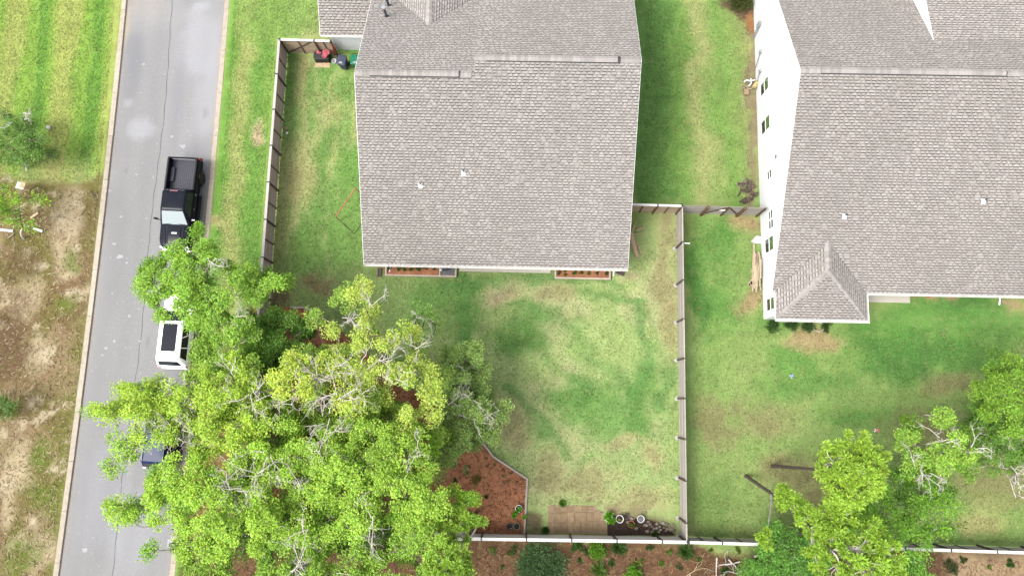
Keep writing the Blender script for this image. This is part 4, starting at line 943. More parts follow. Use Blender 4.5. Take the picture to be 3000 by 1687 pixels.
planter('timber planter with red mulch and a gravel end holding a black barrow', la[0] - .05, lb[0], la[1] - .1, ov - .003, div=lt)
ra = L1(px(1625, 812, z_)); rb_ = L1(px(1789, 813, z_))
planter('timber planter filled with red mulch below the right half of the gutter', ra[0], rb_[0], ra[1] - .08, ov - .003)
for (u, v, lab) in ((1112, 798, 'brown splash block at the downspout beside the left planter'), (1818, 799, 'brown splash block at the downspout beside the right planter')):
    c = px(u, v, .08); mb = MB(); rz = TH if u < 1500 else TH + R_(70)
    mb.box((c[0], c[1], .035), (.26, .55, .07), rz); ca, sa = math.cos(rz), math.sin(rz)
    for sx in (-.115, .115): mb.box((c[0] + sx * ca, c[1] + sx * sa, .085), (.03, .55, .04), rz)
    o = mb.build('splash_block', M['brown_block']); tag(o, lab, 'splash block')
c = px(2872 * 1.0, 884, .05); c = px(2887, 884, .05); mb = MB(); mb.box((c[0] + 1.2, c[1], .04), (.4, .22, .06), R_(-35)); o = mb.build('splash_block', M['tan_block']); tag(o, 'tan splash block below the far downspout of the white house', 'splash block')

# paver patio
pat = empty('paver_patio', px(1690, 1520)); tag(pat, 'worn tan paver patio laid against the back fence', 'patio', kind='structure')
pz = lambda u, v: px(1580 + u / 6.133, 1460 + v / 6.133, .05)
PAV = [(195, 125, 275, 250), (278, 160, 380, 250), (383, 135, 500, 225), (503, 130, 622, 235), (640, 130, 770, 232), (775, 135, 860, 232), (863, 135, 972, 215), (165, 255, 270, 430), (275, 255, 390, 432), (393, 235, 500, 432), (503, 238, 625, 432), (632, 240, 842, 430), (850, 240, 968, 400), (975, 212, 1095, 400),
       (165, 435, 270, 625), (275, 436, 388, 625), (391, 436, 505, 622), (508, 436, 610, 618), (622, 420, 735, 605), (742, 436, 845, 625), (855, 405, 955, 605), (962, 410, 1066, 600), (1080, 405, 1195, 598)]
for (a, b, c_, d_) in PAV:
    p = pz(a, b); q = pz(c_, d_); obj_from(ub('paver'), 'paver', pat, ((p[0] + q[0]) / 2, (p[1] + q[1]) / 2, .025 + random.uniform(-.006, .008)), R_(random.uniform(-1.5, 1.0)), (abs(q[0] - p[0]) - .004, abs(p[1] - q[1]) - .004, .05))
mb = MB(); p = [px(u, v, .0) for u, v in ((1606, 1478), (1745, 1480), (1776, 1520), (1778, 1562), (1604, 1564))]; mb.poly([(a[0], a[1], .012) for a in p], .02); mb.build('joint_soil', M['tan_block'], pat)
mb = MB(); p = [px(u, v, .0) for u, v in ((1778, 1500), (1810, 1515), (1900, 1520), (1960, 1545), (1975, 1566), (1780, 1568))]; mb.poly([(a[0], a[1], .018) for a in p], .03); so = mb.build('dark_soil', M['soil']); tag(so, 'dark bare soil among the pots by the back fence', 'soil', kind='structure')

# ------------------------------------------------------------------ vehicles
def rrect(x0, x1, y0, y1, r, z, n=4, crown=0.0):
    P = []
    for cx_, cy_, a0 in ((x1 - r, y1 - r, 0), (x0 + r, y1 - r, 90), (x0 + r, y0 + r, 180), (x1 - r, y0 + r, 270)):
        for k in range(n + 1): a = R_(a0 + 90 * k / n); P.append((cx_ + r * math.cos(a), cy_ + r * math.sin(a), z))
    return P
def hull(mb, stations):
    """stations: (y, half width, z bottom, z top, crown, corner radius)"""
    rings = []
    for y, w_, z0, zt, cr, r in stations:
        ring = [(-w_ * .96, y, z0), (-w_, y, z0 + (zt - z0) * .45), (-w_ * .985, y, zt - r), (-w_ * .95 + r * .15, y, zt - r * .25), (-w_ + r * 1.3, y, zt)]
        ring += [(-w_ * .45, y, zt + cr * .8), (0, y, zt + cr), (w_ * .45, y, zt + cr * .8)] + [(-a, b, c) for a, b, c in ring[::-1]]
        rings.append(ring)
    mb.loft(rings)
def arch(y, wheels, base, R=.47, zc=.40):
    z = base
    for yw_ in wheels:
        d = abs(y - yw_)
        if d < R: z = max(z, zc + math.sqrt(R * R - d * d))
    return z
def facepanel(mb, q, a0, a1, b0, b1, off=.006):
    """q: 4 corners (bottom-left, bottom-right, top-right, top-left); sub-rectangle pushed outwards"""
    q = [np.array(p, float) for p in q]; n = np.cross(q[1] - q[0], q[3] - q[0]); n /= np.linalg.norm(n)
    P = lambda a, b: (q[0] * (1 - a) + q[1] * a) * (1 - b) + (q[3] * (1 - a) + q[2] * a) * b
    f = [P(a, b) + n * off for a, b in ((a0, b0), (a1, b0), (a1, b1), (a0, b1))]
    mb.add([tuple(p) for p in f] + [tuple(p - n * (off + .01)) for p in f], [(0, 1, 2, 3), (0, 4, 5, 1), (1, 5, 6, 2), (2, 6, 7, 3), (3, 7, 4, 0)])
def wheel(root, x, y, R=.40, wd=.27, rim='rim_dark'):
    s = 1 if x > 0 else -1; mb = MB(); h = wd / 2
    mb.lathe([(R * .62, -h), (R * .9, -h), (R * .985, -h * .75), (R, -h * .4), (R, h * .4), (R * .985, h * .75), (R * .9, h), (R * .62, h)], (x, y, R), 28, 'x'); t = mb.build('wheel', M['tyre'], root, world=False, smooth=True)
    mb = MB(); xo = x + s * h * .72; mb.lathe([(R * .64, -s * .0), (R * .60, s * .03), (R * .56, s * .0), (R * .54, -s * .05), (0, -s * .05)], (xo, y, R), 24, 'x')
    mb.lathe([(R * .16, -s * .05), (R * .15, s * .02), (0, s * .025)], (xo, y, R), 12, 'x')
    for k in range(6):
        a = 2 * math.pi * k / 6; mb.bar((xo + s * .0, y + math.cos(a) * R * .1, R + math.sin(a) * R * .1), (xo - s * .005, y + math.cos(a) * R * .58, R + math.sin(a) * R * .58), .05, .03)
    mb.build('rim', M[rim], t, world=False)
def greenhouse(root, x_b, x_t, yb0, yb1, yt0, yt1, zb, zt, paint, name):
    mb = MB(); lv = [(0, 0), (.90, .0), (.97, .035), (1.0, .10)]; rings = []
    for t, ins in lv:
        xx = x_b + (x_t - x_b) * t - ins; rings.append(rrect(-xx, xx, yb0 + (yt0 - yb0) * t + ins, yb1 + (yt1 - yb1) * t - ins, .14, zb + (zt - zb) * t, 4))
    mb.loft(rings); n = len(rings[-1])
    mb.add([(0, (yt0 + yt1) / 2, zt + .035)] + rings[-1], [(0, 1 + k, 1 + (k + 1) % n) for k in range(n)])
    return mb.build(name, M[paint], root, world=False, smooth=True)
ROADANG = lambda y: math.atan2(np.polyval(cR, y + 2) - np.polyval(cR, y - 2), 4.0)

# ---- black pickup, nose towards the oaks
c0 = px(534, 462, 1.35); c1 = px(513, 730, .8)
vc = (c0 + c1) / 2; ang = math.atan2(c1[1] - c0[1], c1[0] - c0[0]) - math.pi / 2
Lp = np.hypot(*(c1 - c0)[:2]); 
tr = empty('pickup_truck', (vc[0], vc[1], road_top(vc[0], vc[1])), ang); tag(tr, 'black crew cab pickup truck with an empty open bed parked at the kerb', 'truck')
hl = 3.08; WH = (-1.92, 1.88)
mb = MB(); st = []
for y in np.r_[np.arange(-.82, 2.45, .06), 2.5, 2.62, 2.74, 2.86, 2.95, 3.0]:
    w_ = 1.0 if y < 2.3 else 1.0 - .22 * ((y - 2.3) / .7) ** 2; zt = 1.25 if y < 1.5 else 1.25 - .10 * ((y - 1.5) / 1.5) - (.12 * max(0, (y - 2.75) / .25) ** 2)
    st.append((y, w_, arch(y, WH, .48), zt, .0 if y < 1.45 else .035, .10))
hull(mb, st); mb.build('body', M['paint_black'], tr, world=False, smooth=True)
# hood bulge with creases
mb = MB(); rings = []
for y, w_, z in ((1.56, .42, 1.285), (1.9, .40, 1.285), (2.5, .35, 1.245), (2.82, .31, 1.175), (2.93, .29, 1.12)):
    rings.append([(-w_ - .05, y, z - .035), (-w_, y, z + .012), (0, y, z + .022), (w_, y, z + .012), (w_ + .05, y, z - .035), (0, y, z - .08)])
mb.loft(rings); mb.build('hood_bulge', M['paint_black'], tr, world=False, smooth=True)
mb = MB(); mb.box((-.03, 2.02, 1.312), (.34, .10, .03)); mb.build('hood_scoop', M['chrome'], tr, world=False)
for sx in (-1, 1): mb = MB(); mb.bar((sx * .62, 1.6, 1.272), (sx * .52, 2.75, 1.20), .03, .03); mb.build('hood_crease', M['paint_black'], tr, world=False)
cab = greenhouse(tr, .97, .76, -.82, 1.52, -.66, .62, 1.24, 1.93, 'paint_black', 'cab')
zb, zt = 1.24, 1.93
mb = MB(); facepanel(mb, [(.97, 1.52, zb), (-.97, 1.52, zb), (-.76, .62, zt), (.76, .62, zt)], .07, .93, .08, .90); mb.build('windscreen', M['windshield'], cab, world=False)
mb = MB(); facepanel(mb, [(-.97, -.82, zb), (.97, -.82, zb), (.76, -.66, zt), (-.76, -.66, zt)], .1, .9, .25, .85); mb.build('rear_window', M['carglass'], cab, world=False)
for sx in (-1, 1):
    q = [(sx * .97, 1.52, zb), (sx * .97, -.82, zb), (sx * .76, -.66, zt), (sx * .76, .62, zt)]
    if sx > 0: q = [q[1], q[0], q[3], q[2]]
    for a0, a1 in (((.08, .40), (.43, .86)) if sx > 0 else ((.14, .57), (.60, .92))): mb = MB(); facepanel(mb, q, a0, a1, .12, .86); mb.build('side_window', M['carglass'], cab, world=False)
mb = MB(); mb.box((0, -.60, 1.952), (.52, .07, .03)); mb.build('brake_lamp', M['dull_red_lens'], cab, world=False)
for sx in (-1, 1):
    mb = MB(); mb.box((sx * .45, -.1, 1.952), (.02, .9, .012)); mb.build('roof_seam', M['black_plastic'], cab, world=False)
    mb = MB(); mb.box((sx * .45, 1.44, 1.325), (.72, .025, .02), R_(sx * 8)); mb.build('wiper', M['black_plastic'], cab, world=False)
# bed
for sx in (-1, 1):
    mb = MB(); rings = []
    for y in np.r_[np.arange(-3.02, -.85, .06), -.84]:
        z0 = arch(y, WH, .50); rings.append([(sx * .985, y, z0), (sx * 1.0, y, .95), (sx * .99, y, 1.33), (sx * .965, y, 1.37), (sx * .87, y, 1.37), (sx * .855, y, 1.34), (sx * .855, y, z0 + .02)])
    mb.loft(rings); mb.build('bed_side', M['paint_black'], tr, world=False, smooth=True)
    mb = MB(); mb.box((sx * .915, -1.93, 1.385), (.10, 2.12, .028)); mb.build('bed_rail', M['black_plastic'], tr, world=False)
    mb = MB(); mb.box((sx * .72, -1.95, .93), (.22, .95, .2)); mb.build('wheel_tub', M['liner'], tr, world=False)
    mb = MB(); mb.box((sx * .985, -3.0, 1.1), (.07, .10, .40)); mb.build('tail_lamp', M['red_lens'], tr, world=False)
    for yy_ in WH: mb = MB(); mb.box((sx * 1.035, yy_ - (.1 if yy_ > 0 else 0), .90), (.03, .20, .06)); mb.build('marker_lamp', M['amber'], tr, world=False)
    for yy_ in WH:
        mb = MB(); rings = []
        for k in range(13):
            a = math.pi * k / 12; rings.append([(sx * x_, yy_ + math.cos(a) * r_, .40 + math.sin(a) * r_) for x_, r_ in ((.97, .47), (1.06, .47), (1.06, .53), (.97, .55))])
        mb.loft(rings); mb.build('fender_flare', M['black_plastic'], tr, world=False, smooth=True)
    mb = MB(); rings = [rrect(-.11, .11, -.05, .05, .045, z, 3) for z in (0, .26)]; 
    mb.loft([[(sx * 1.24 + p[0], 1.12 + p[1], 1.22 + p[2]) for p in r] for r in rings]); mb.bar((sx * .95, 1.18, 1.25), (sx * 1.2, 1.14, 1.32), .05, .05); mm = mb.build('mirror', M['black_plastic'], tr, world=False)
    mb = MB(); mb.box((sx * 1.24, 1.165, 1.485), (.2, .06, .012)); mb.build('mirror_cap', M['chrome'] if sx < 0 else M['paint_black'], mm, world=False)
    for yy_ in (.35, -.6): mb = MB(); mb.box((sx * 1.012, yy_, 1.08), (.03, .18, .035)); mb.build('door_handle', M['chrome'], tr, world=False)
    mb = MB(); mb.box((sx * 1.02, .3, .42), (.2, 2.1, .06)); mb.build('side_step', M['black_plastic'], tr, world=False)
    mb = MB(); mb.box((sx * .72, 2.90, .98), (.36, .12, .2)); mb.build('headlamp', M['clear_lens'], tr, world=False)
mb = MB(); mb.box((0, -1.93, .84), (1.70, 2.16, .05)); fl = mb.build('bed_floor', M['liner'], tr, world=False)
for k in range(13): mb = MB(); mb.box((-.72 + k * .12, -1.93, .872), (.055, 2.14, .018)); mb.build('floor_rib', M['liner'], fl, world=False)
mb = MB(); mb.box((0, -3.0, 1.08), (1.80, .07, .52)); mb.box((0, -2.985, 1.355), (1.80, .10, .03)); tg = mb.build('tailgate', M['paint_black'], tr, world=False)
mb = MB(); mb.box((.0, -2.945, 1.10), (1.5, .03, .30)); mb.build('tailgate_liner', M['rim_silver'], tg, world=False)
mb = MB(); mb.box((0, -.865, 1.06), (1.72, .06, .56)); mb.build('bed_front', M['paint_black'], tr, world=False)
mb = MB(); mb.box((0, -3.12, .62), (1.85, .2, .18)); mb.build('rear_bumper', M['black_plastic'], tr, world=False)
mb = MB(); rings = [rrect(-.92, .92, 2.84, 3.12, .12, z, 4) for z in (.42, .68)]; mb.loft(rings); mb.build('front_bumper', M['chrome'], tr, world=False, smooth=True)
mb = MB(); mb.box((0, 3.0, .88), (1.05, .06, .3)); mb.build('grille', M['black_plastic'], tr, world=False)
for x in (-.90, .90):
    for y in WH: wheel(tr, x, y, .42, .30)

# ---- SUVs under the oaks
def suv(label, ca, cb, paint, glassroof, rails, flip, rim):
    v = (ca + cb) / 2; ang = math.atan2((cb - ca)[1], (cb - ca)[0]) - math.pi / 2
    r = empty('parked_suv', (v[0], v[1], road_top(v[0], v[1])), ang); tag(r, label, 'car')
    h = np.hypot(*(cb - ca)[:2]) / 2; W = .96; wh = (-h + .95, h - .92); mb = MB(); st = []
    for y in np.r_[-h, -h + .04, -h + .12, np.arange(-h + .2, h - .4, .06), h - .36, h - .24, h - .12, h - .04, h]:
        e = max(0, (abs(y) - (h - .5)) / .5); w_ = W - (.20 if y > 0 else .10) * e ** 2; zt = 1.04 if y < h - 1.35 else 1.04 - .16 * ((y - h + 1.35) / 1.35) ** 2 - .1 * e ** 3
        if y < -h + .1: zt = .92
        st.append((y, w_, arch(y, wh, .36, .42, .36), zt, .03, .09))
    hull(mb, st); mb.build('body', M[paint], r, world=False, smooth=True)
    zb, zt = 1.02, 1.72; yb0, yb1, yt0, yt1 = -h + .08, h - 1.15, -h + .42, h - 1.95
    cab = greenhouse(r, W * .98, W * .74, yb0, yb1, yt0, yt1, zb, zt, paint, 'cabin'); xb, xt = W * .98, W * .74
    mb = MB(); facepanel(mb, [(xb, yb1, zb), (-xb, yb1, zb), (-xt, yt1, zt), (xt, yt1, zt)], .06, .94, .06, .92); mb.build('windscreen', M['carglass'], cab, world=False)
    mb = MB(); facepanel(mb, [(-xb, yb0, zb), (xb, yb0, zb), (xt, yt0, zt), (-xt, yt0, zt)], .10, .90, .15, .82); mb.build('rear_window', M['carglass'], cab, world=False)
    for sx in (-1, 1):
        q = [(sx * xb, yb1, zb), (sx * xb, yb0, zb), (sx * xt, yt0, zt), (sx * xt, yt1, zt)]
        if sx > 0: q = [q[1], q[0], q[3], q[2]]
        for a0, a1 in ((.10, .32), (.34, .56), (.58, .84)):
            if sx < 0: a0, a1 = 1 - a1, 1 - a0
            mb = MB(); facepanel(mb, q, a0, a1, .10, .84); mb.build('side_window', M['carglass'], cab, world=False)
        mb = MB(); mb.box((sx * W * .83, -h + .05, .86), (.20, .12, .22)); mb.build('tail_lamp', M['red_lens'], r, world=False)
        mb = MB(); mb.box((sx * W * .72, h - .10, .74), (.34, .2, .14)); mb.build('headlamp', M['clear_lens'], r, world=False)
        mb = MB(); rg = [[(sx * (W + .12) + p[0], h - 1.42 + p[1], z) for p in rrect(-.10, .10, -.06, .06, .05, 0, 3)] for z in (.98, 1.14)]; mb.loft(rg); mb.bar((sx * W * .95, h - 1.40, 1.03), (sx * (W + .08), h - 1.42, 1.05), .05, .05); mb.build('mirror', M[paint], r, world=False, smooth=True)
        for yy_ in (.35, -.6): mb = MB(); mb.box((sx * W * 1.005, yy_, .86), (.03, .2, .03)); mb.build('door_handle', M['chrome'], r, world=False)
        if rails: mb = MB(); mb.tube([(sx * xt * .9, yt0 + .1, zt - .02), (sx * xt * .9, yt0 + .2, zt + .06), (sx * xt * .9, yt1 - .2, zt + .06), (sx * xt * .9, yt1 - .1, zt - .02)], .022, 6); mb.build('roof_rail', M['chrome'], cab, world=False)
    if glassroof: mb = MB(); ra = [rrect(-xt * .62, xt * .62, yt0 + .55, yt1 - .12, .08, z, 4) for z in (zt - .02, zt + .045)]; mb.loft(ra); mb.build('glass_roof', M['paint_black'], cab, world=False)
    mb = MB(); ra = [rrect(-W * .9, W * .9, -h - .06, -h + .3, .14, z, 4) for z in (.36, .66)]; mb.loft(ra); mb.build('rear_bumper', M[paint], r, world=False, smooth=True)
    mb = MB(); ra = [rrect(-W * .86, W * .86, h - .3, h + .05, .16, z, 4) for z in (.32, .58)]; mb.loft(ra); mb.build('front_bumper', M[paint], r, world=False, smooth=True)
    mb = MB(); mb.box((0, -h - .065, .74), (.52, .02, .13)); mb.build('number_plate', M['clear_lens'], r, world=False)
    for x in (-W + .11, W - .11):
        for y in wh: wheel(r, x, y, .36, .23, rim)
    return r
suv('white SUV with a dark glass roof half hidden under oak leaves', px(506, 1077, .75), px(531, 858, .75), 'paint_white', True, False, False, 'rim_dark')
suv('dark blue SUV with roof rails almost covered by the oak canopy', px(464, 1372, .75), px(492, 1142, .75), 'paint_blue', False, True, False, 'rim_silver')

# ------------------------------------------------------------------ trees
def leaves_mesh(name, P, D, Nn, L_, W_, cols, mat):
    n = len(P); D = D / (np.linalg.norm(D, axis=1, keepdims=True) + 1e-9); S = np.cross(D, Nn); S /= (np.linalg.norm(S, axis=1, keepdims=True) + 1e-9)
    V = np.empty((n, 4, 3), np.float32); up = np.cross(S, D)
    V[:, 0] = P - D * (L_ / 2)[:, None]; V[:, 2] = P + D * (L_ / 2)[:, None] - up * (L_ * .12)[:, None]
    V[:, 1] = P + S * (W_ / 2)[:, None] + D * (L_ * .08)[:, None]; V[:, 3] = P - S * (W_ / 2)[:, None] + D * (L_ * .08)[:, None]
    return raw_mesh(name, V.reshape(-1, 3), np.arange(n * 4).reshape(-1, 4), np.repeat(cols, 4, 0), mat=mat)
def unitv(n):
    v = RNG.normal(size=(n, 3)); return v / np.linalg.norm(v, axis=1, keepdims=True)
def bez(a, b, k, bend, rng=random):
    a, b = np.array(a, float), np.array(b, float); m = (a + b) / 2 + np.array(bend); return [(1 - t) ** 2 * a + 2 * t * (1 - t) * m + t * t * b for t in np.linspace(0, 1, k)]
def twig_spray(mb, p, d, ln, r, depth=3):
    """a bare forking twig"""
    p = np.array(p, float); d = np.array(d, float); d /= np.linalg.norm(d); q = p
    pts = [p]
    for k in range(3): d = d + RNG.normal(size=3) * .22; d /= np.linalg.norm(d); q = q + d * ln / 3; pts.append(q)
    mb.tube(pts, [r, r * .85, r * .7, r * .5], 4, cap=False)
    if depth > 0:
        for k in range(RNG.integers(2, 4)):
            s = pts[RNG.integers(1, 4)]; nd = d + RNG.normal(size=3) * .75; nd[2] = nd[2] * .6 + .15; twig_spray(mb, s, nd, ln * RNG.uniform(.5, .78), r * .62, depth - 1)
def leaf_cols(n, base, var=.22, hue=.12, young=None, yf=.25):
    c = np.tile(np.array(base), (n, 1)) * RNG.uniform(1 - var, 1 + var, (n, 1)); c[:, 0] *= RNG.uniform(1 - hue, 1 + hue, n); c[:, 2] *= RNG.uniform(.6, 1.25, n)
    return c
def grow_tree(name, label, cat, outline, h, base_off=(0, 0), leaf=(150, 190, 60), dome=1.6, spacing=.80, brad=(.58, .98), per=2500, inset=.16, lsize=(.085, .15), lower=True, trunk_r=.17, group=None,
              bark='bark_pale', gapp=.12, bare=(), base=None, dens=1.0, lowcol=None, twig_r=.012, needle=False, under_h=None, thr=0.0):
    O2 = [tuple(dp(u, v, h)[:2]) for u, v in outline]; A = np.array(O2); lo, hi = A.min(0), A.max(0); cen = A.mean(0)
    # scatter bough centres inside the outline
    pts = []; tries = 0; ext0 = np.hypot(*(hi - lo)) / 2
    while tries < 2600:
        tries += 1; q = RNG.random(2) * (hi - lo) + lo
        if not inpoly(q[:1], q[1:], O2)[0]: continue
        if polydist(q[:1], q[1:], O2 + [O2[0]])[0] < inset * min(1, ext0 / 3.0): continue
        if any(np.hypot(*(q - p)) < spacing for p in pts): continue
        pts.append(q)
    if not pts: pts = [cen]
    ext = max(np.hypot(*(hi - lo)) / 2, .5); B = np.array([*(cen + np.array(base_off)), 0.0]) if base is None else np.array([*base[:2], 0.0])
    root = empty(name, B); tag(root, label, cat, group)
    blobs = []
    for p in pts:
        if RNG.random() < gapp: continue
        e = polydist(p[:1], p[1:], O2 + [O2[0]])[0]
        f = min(1, e / max(ext * .5, .6)); z = h + dome * (f - .55) + RNG.normal() * .45; r = RNG.uniform(*brad) * (.75 + .25 * f)
        # keep the picture of the crown where it was when the bough is higher or lower than the outline's level
        k = (CAMH - z) / (CAMH - h); blobs.append((np.array([p[0] * k, p[1] * k, z]), r, 1.0))
        if lower and RNG.random() < .95:
            z2 = z - RNG.uniform(.8, 2.0); q = p + RNG.normal(size=2) * .5; k = (CAMH - z2) / (CAMH - h); blobs.append((np.array([q[0] * k, q[1] * k, z2]), r * .95, .0))
    # trunk and limbs
    top = np.array([cen[0], cen[1], h * .97]); fork = B * .0 + np.array([B[0] + (top[0] - B[0]) * .35, B[1] + (top[1] - B[1]) * .35, h * .38])
    mb = MB(); tp = bez(B - np.array([0, 0, .1]), fork, 6, RNG.normal(size=3) * .15); mb.tube(tp, np.linspace(trunk_r * 1.25, trunk_r * .8, 6), 10); mb.build('trunk', M[bark], root, smooth=True)
    br = MB(); lm = MB(); P_all = []; D_all = []; C_all = []; N_all = []; Ls = []
    main = bez(fork, top, 6, RNG.normal(size=3) * .4); lm.tube(main, np.linspace(trunk_r * .75, .03, 6), 7)
    axis = np.array(main); blobs.sort(key=lambda q: float(np.min(np.linalg.norm(axis - q[0], axis=1)))); placed = []
    for c, r, lv in blobs:
        s = main[min(5, max(0, int(RNG.uniform(0, 3.2))))]
        if placed and np.linalg.norm(c - s) > 1.6:
            q = min(placed, key=lambda p_: np.linalg.norm(p_ - c) + .25 * abs(p_[2] - c[2])); s = q if np.linalg.norm(q - c) < np.linalg.norm(s - c) else s
        placed.append(c); mid = RNG.normal(size=3) * .25; mid[2] += .2
        pth = bez(s, c, 7, mid); d = np.linalg.norm(c - s); r0 = min(.06, .014 + .006 * d); lm.tube(pth, np.linspace(r0, .012, 7), 5, cap=False)
        nc = max(5, int(14 * r * r * (1.25 if lv else .8)))
        U = unitv(nc); U[:, 2] = U[:, 2] * .62 + .12; rad = r * RNG.random(nc) ** .55; T = c + U * rad[:, None]
        for t in T:
            a = pth[RNG.integers(3, 7)]; (br if RNG.random() < .4 else lm).tube([a, (a + t) / 2 + RNG.normal(size=3) * .08, t], [twig_r, twig_r * .8, twig_r * .5], 3, cap=False)
        nl = int(per * dens * r * r / nc); 
        for t in T:
            if thr and RNG.random() < thr: continue
            cr = RNG.uniform(.28, .58); u = unitv(nl); rr = RNG.random(nl) ** (.45) * cr; u[:, 2] *= .55
            p = t + u * rr[:, None]; P_all.append(p); out = u * .5 + RNG.normal(size=(nl, 3)) * .6; out[:, 2] *= .6
            if needle: out = u * 1.4 + RNG.normal(size=(nl, 3)) * .35; out[:, 2] += .3
            D_all.append(out); nn = RNG.normal(size=(nl, 3)) * .55; nn[:, 2] += 1.0; N_all.append(nn)
            base_c = np.array(leaf if lv or lowcol is None else lowcol); tone = RNG.uniform(.86, 1.14)  # lower boughs take a darker leaf: crown shade put into the colour
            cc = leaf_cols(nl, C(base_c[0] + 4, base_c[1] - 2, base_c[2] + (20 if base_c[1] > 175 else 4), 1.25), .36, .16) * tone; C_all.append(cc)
    for (u, v, hh, ln) in bare:
        p = dp(u, v, hh); away = np.array([p[0], p[1], 0]) / (np.hypot(p[0], p[1]) + 1e-6)
        for k in range(3): twig_spray(br, p + np.array([0, 0, .12]) + RNG.normal(size=3) * .15, np.array([RNG.normal(), RNG.normal(), .3]), ln * .85, .025, 3)
        s = min(placed, key=lambda p_: np.linalg.norm(p_ - p)); lm.tube(bez(s, p + np.array([0, 0, .12]), 6, RNG.normal(size=3) * .2), np.linspace(.034, .024, 6), 5, cap=False)
    br.build('twigs', M[bark], root, fix=False)['kind'] = 'stuff'; lm.build('limbs', M['bark_grey'], root, fix=False)
    P = np.concatenate(P_all); D = np.concatenate(D_all); N_ = np.concatenate(N_all); cc = np.concatenate(C_all); n = len(P)
    L_ = RNG.uniform(*lsize, n); W_ = L_ * (RNG.uniform(.42, .62, n) if not needle else RNG.uniform(.16, .26, n))
    me = leaves_mesh('foliage', P - B, D, N_, L_, W_, cc, M['needle' if needle else 'leaf']); obj_from(me, 'foliage', root, world=False)
    return root
OAKS = 'oaks crowding the corner by the street'
YG, MG, DG = (176, 202, 74), (140, 182, 54), (104, 150, 50)
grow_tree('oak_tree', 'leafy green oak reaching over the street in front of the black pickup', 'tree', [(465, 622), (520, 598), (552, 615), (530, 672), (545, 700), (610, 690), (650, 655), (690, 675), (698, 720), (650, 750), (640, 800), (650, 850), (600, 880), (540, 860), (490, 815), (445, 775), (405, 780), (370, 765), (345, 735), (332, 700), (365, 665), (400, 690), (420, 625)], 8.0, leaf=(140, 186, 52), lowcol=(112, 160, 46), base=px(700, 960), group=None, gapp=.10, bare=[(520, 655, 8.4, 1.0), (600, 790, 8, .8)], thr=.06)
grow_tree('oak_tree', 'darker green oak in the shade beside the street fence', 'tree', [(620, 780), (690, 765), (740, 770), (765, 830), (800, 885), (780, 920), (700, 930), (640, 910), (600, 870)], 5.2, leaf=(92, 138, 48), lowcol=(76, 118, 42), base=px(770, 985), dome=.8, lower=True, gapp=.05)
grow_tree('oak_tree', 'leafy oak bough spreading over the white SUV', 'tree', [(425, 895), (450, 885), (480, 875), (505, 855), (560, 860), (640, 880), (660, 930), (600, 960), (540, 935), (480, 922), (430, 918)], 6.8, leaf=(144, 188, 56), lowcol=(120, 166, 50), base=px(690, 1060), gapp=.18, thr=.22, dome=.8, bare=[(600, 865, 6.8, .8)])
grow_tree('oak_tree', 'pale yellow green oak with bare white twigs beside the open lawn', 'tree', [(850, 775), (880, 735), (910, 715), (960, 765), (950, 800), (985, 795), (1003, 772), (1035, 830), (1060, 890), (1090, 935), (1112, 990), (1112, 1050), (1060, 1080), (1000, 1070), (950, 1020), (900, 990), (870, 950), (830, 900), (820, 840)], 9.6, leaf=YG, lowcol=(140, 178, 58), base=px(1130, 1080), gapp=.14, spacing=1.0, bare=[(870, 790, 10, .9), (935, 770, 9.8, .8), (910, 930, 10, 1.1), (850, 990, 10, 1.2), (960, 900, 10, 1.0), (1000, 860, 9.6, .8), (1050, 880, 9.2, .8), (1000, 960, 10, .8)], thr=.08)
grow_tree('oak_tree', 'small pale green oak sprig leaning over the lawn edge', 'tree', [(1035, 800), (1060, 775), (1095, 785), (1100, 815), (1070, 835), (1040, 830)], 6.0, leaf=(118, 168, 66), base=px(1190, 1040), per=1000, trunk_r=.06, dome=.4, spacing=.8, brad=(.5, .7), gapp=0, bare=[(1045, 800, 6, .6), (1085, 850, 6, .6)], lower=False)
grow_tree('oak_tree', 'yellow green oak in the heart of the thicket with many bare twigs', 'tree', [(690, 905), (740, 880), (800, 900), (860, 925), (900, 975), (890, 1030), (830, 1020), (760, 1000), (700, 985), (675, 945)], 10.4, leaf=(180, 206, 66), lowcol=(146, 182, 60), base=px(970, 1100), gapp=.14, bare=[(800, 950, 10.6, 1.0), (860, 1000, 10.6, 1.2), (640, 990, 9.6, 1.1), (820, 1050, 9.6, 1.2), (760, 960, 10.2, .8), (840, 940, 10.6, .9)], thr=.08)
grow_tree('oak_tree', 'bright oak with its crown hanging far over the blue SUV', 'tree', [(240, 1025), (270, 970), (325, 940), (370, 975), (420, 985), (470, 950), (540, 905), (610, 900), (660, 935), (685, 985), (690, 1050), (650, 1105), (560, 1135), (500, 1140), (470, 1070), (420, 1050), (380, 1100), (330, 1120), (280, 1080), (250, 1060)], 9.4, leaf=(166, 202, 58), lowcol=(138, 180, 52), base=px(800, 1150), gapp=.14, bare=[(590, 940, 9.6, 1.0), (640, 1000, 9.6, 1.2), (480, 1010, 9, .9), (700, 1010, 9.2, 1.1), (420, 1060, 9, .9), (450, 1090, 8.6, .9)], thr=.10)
grow_tree('oak_tree', 'little oak bough hanging over the middle of the street', 'tree', [(295, 1095), (340, 1105), (345, 1130), (310, 1160), (275, 1180), (248, 1160), (262, 1120)], 8.0, leaf=(150, 194, 52), base=px(740, 1180), trunk_r=.1, per=1400, dome=.5, spacing=.9, gapp=0, bare=[(345, 1120, 8, .9)], lower=False)
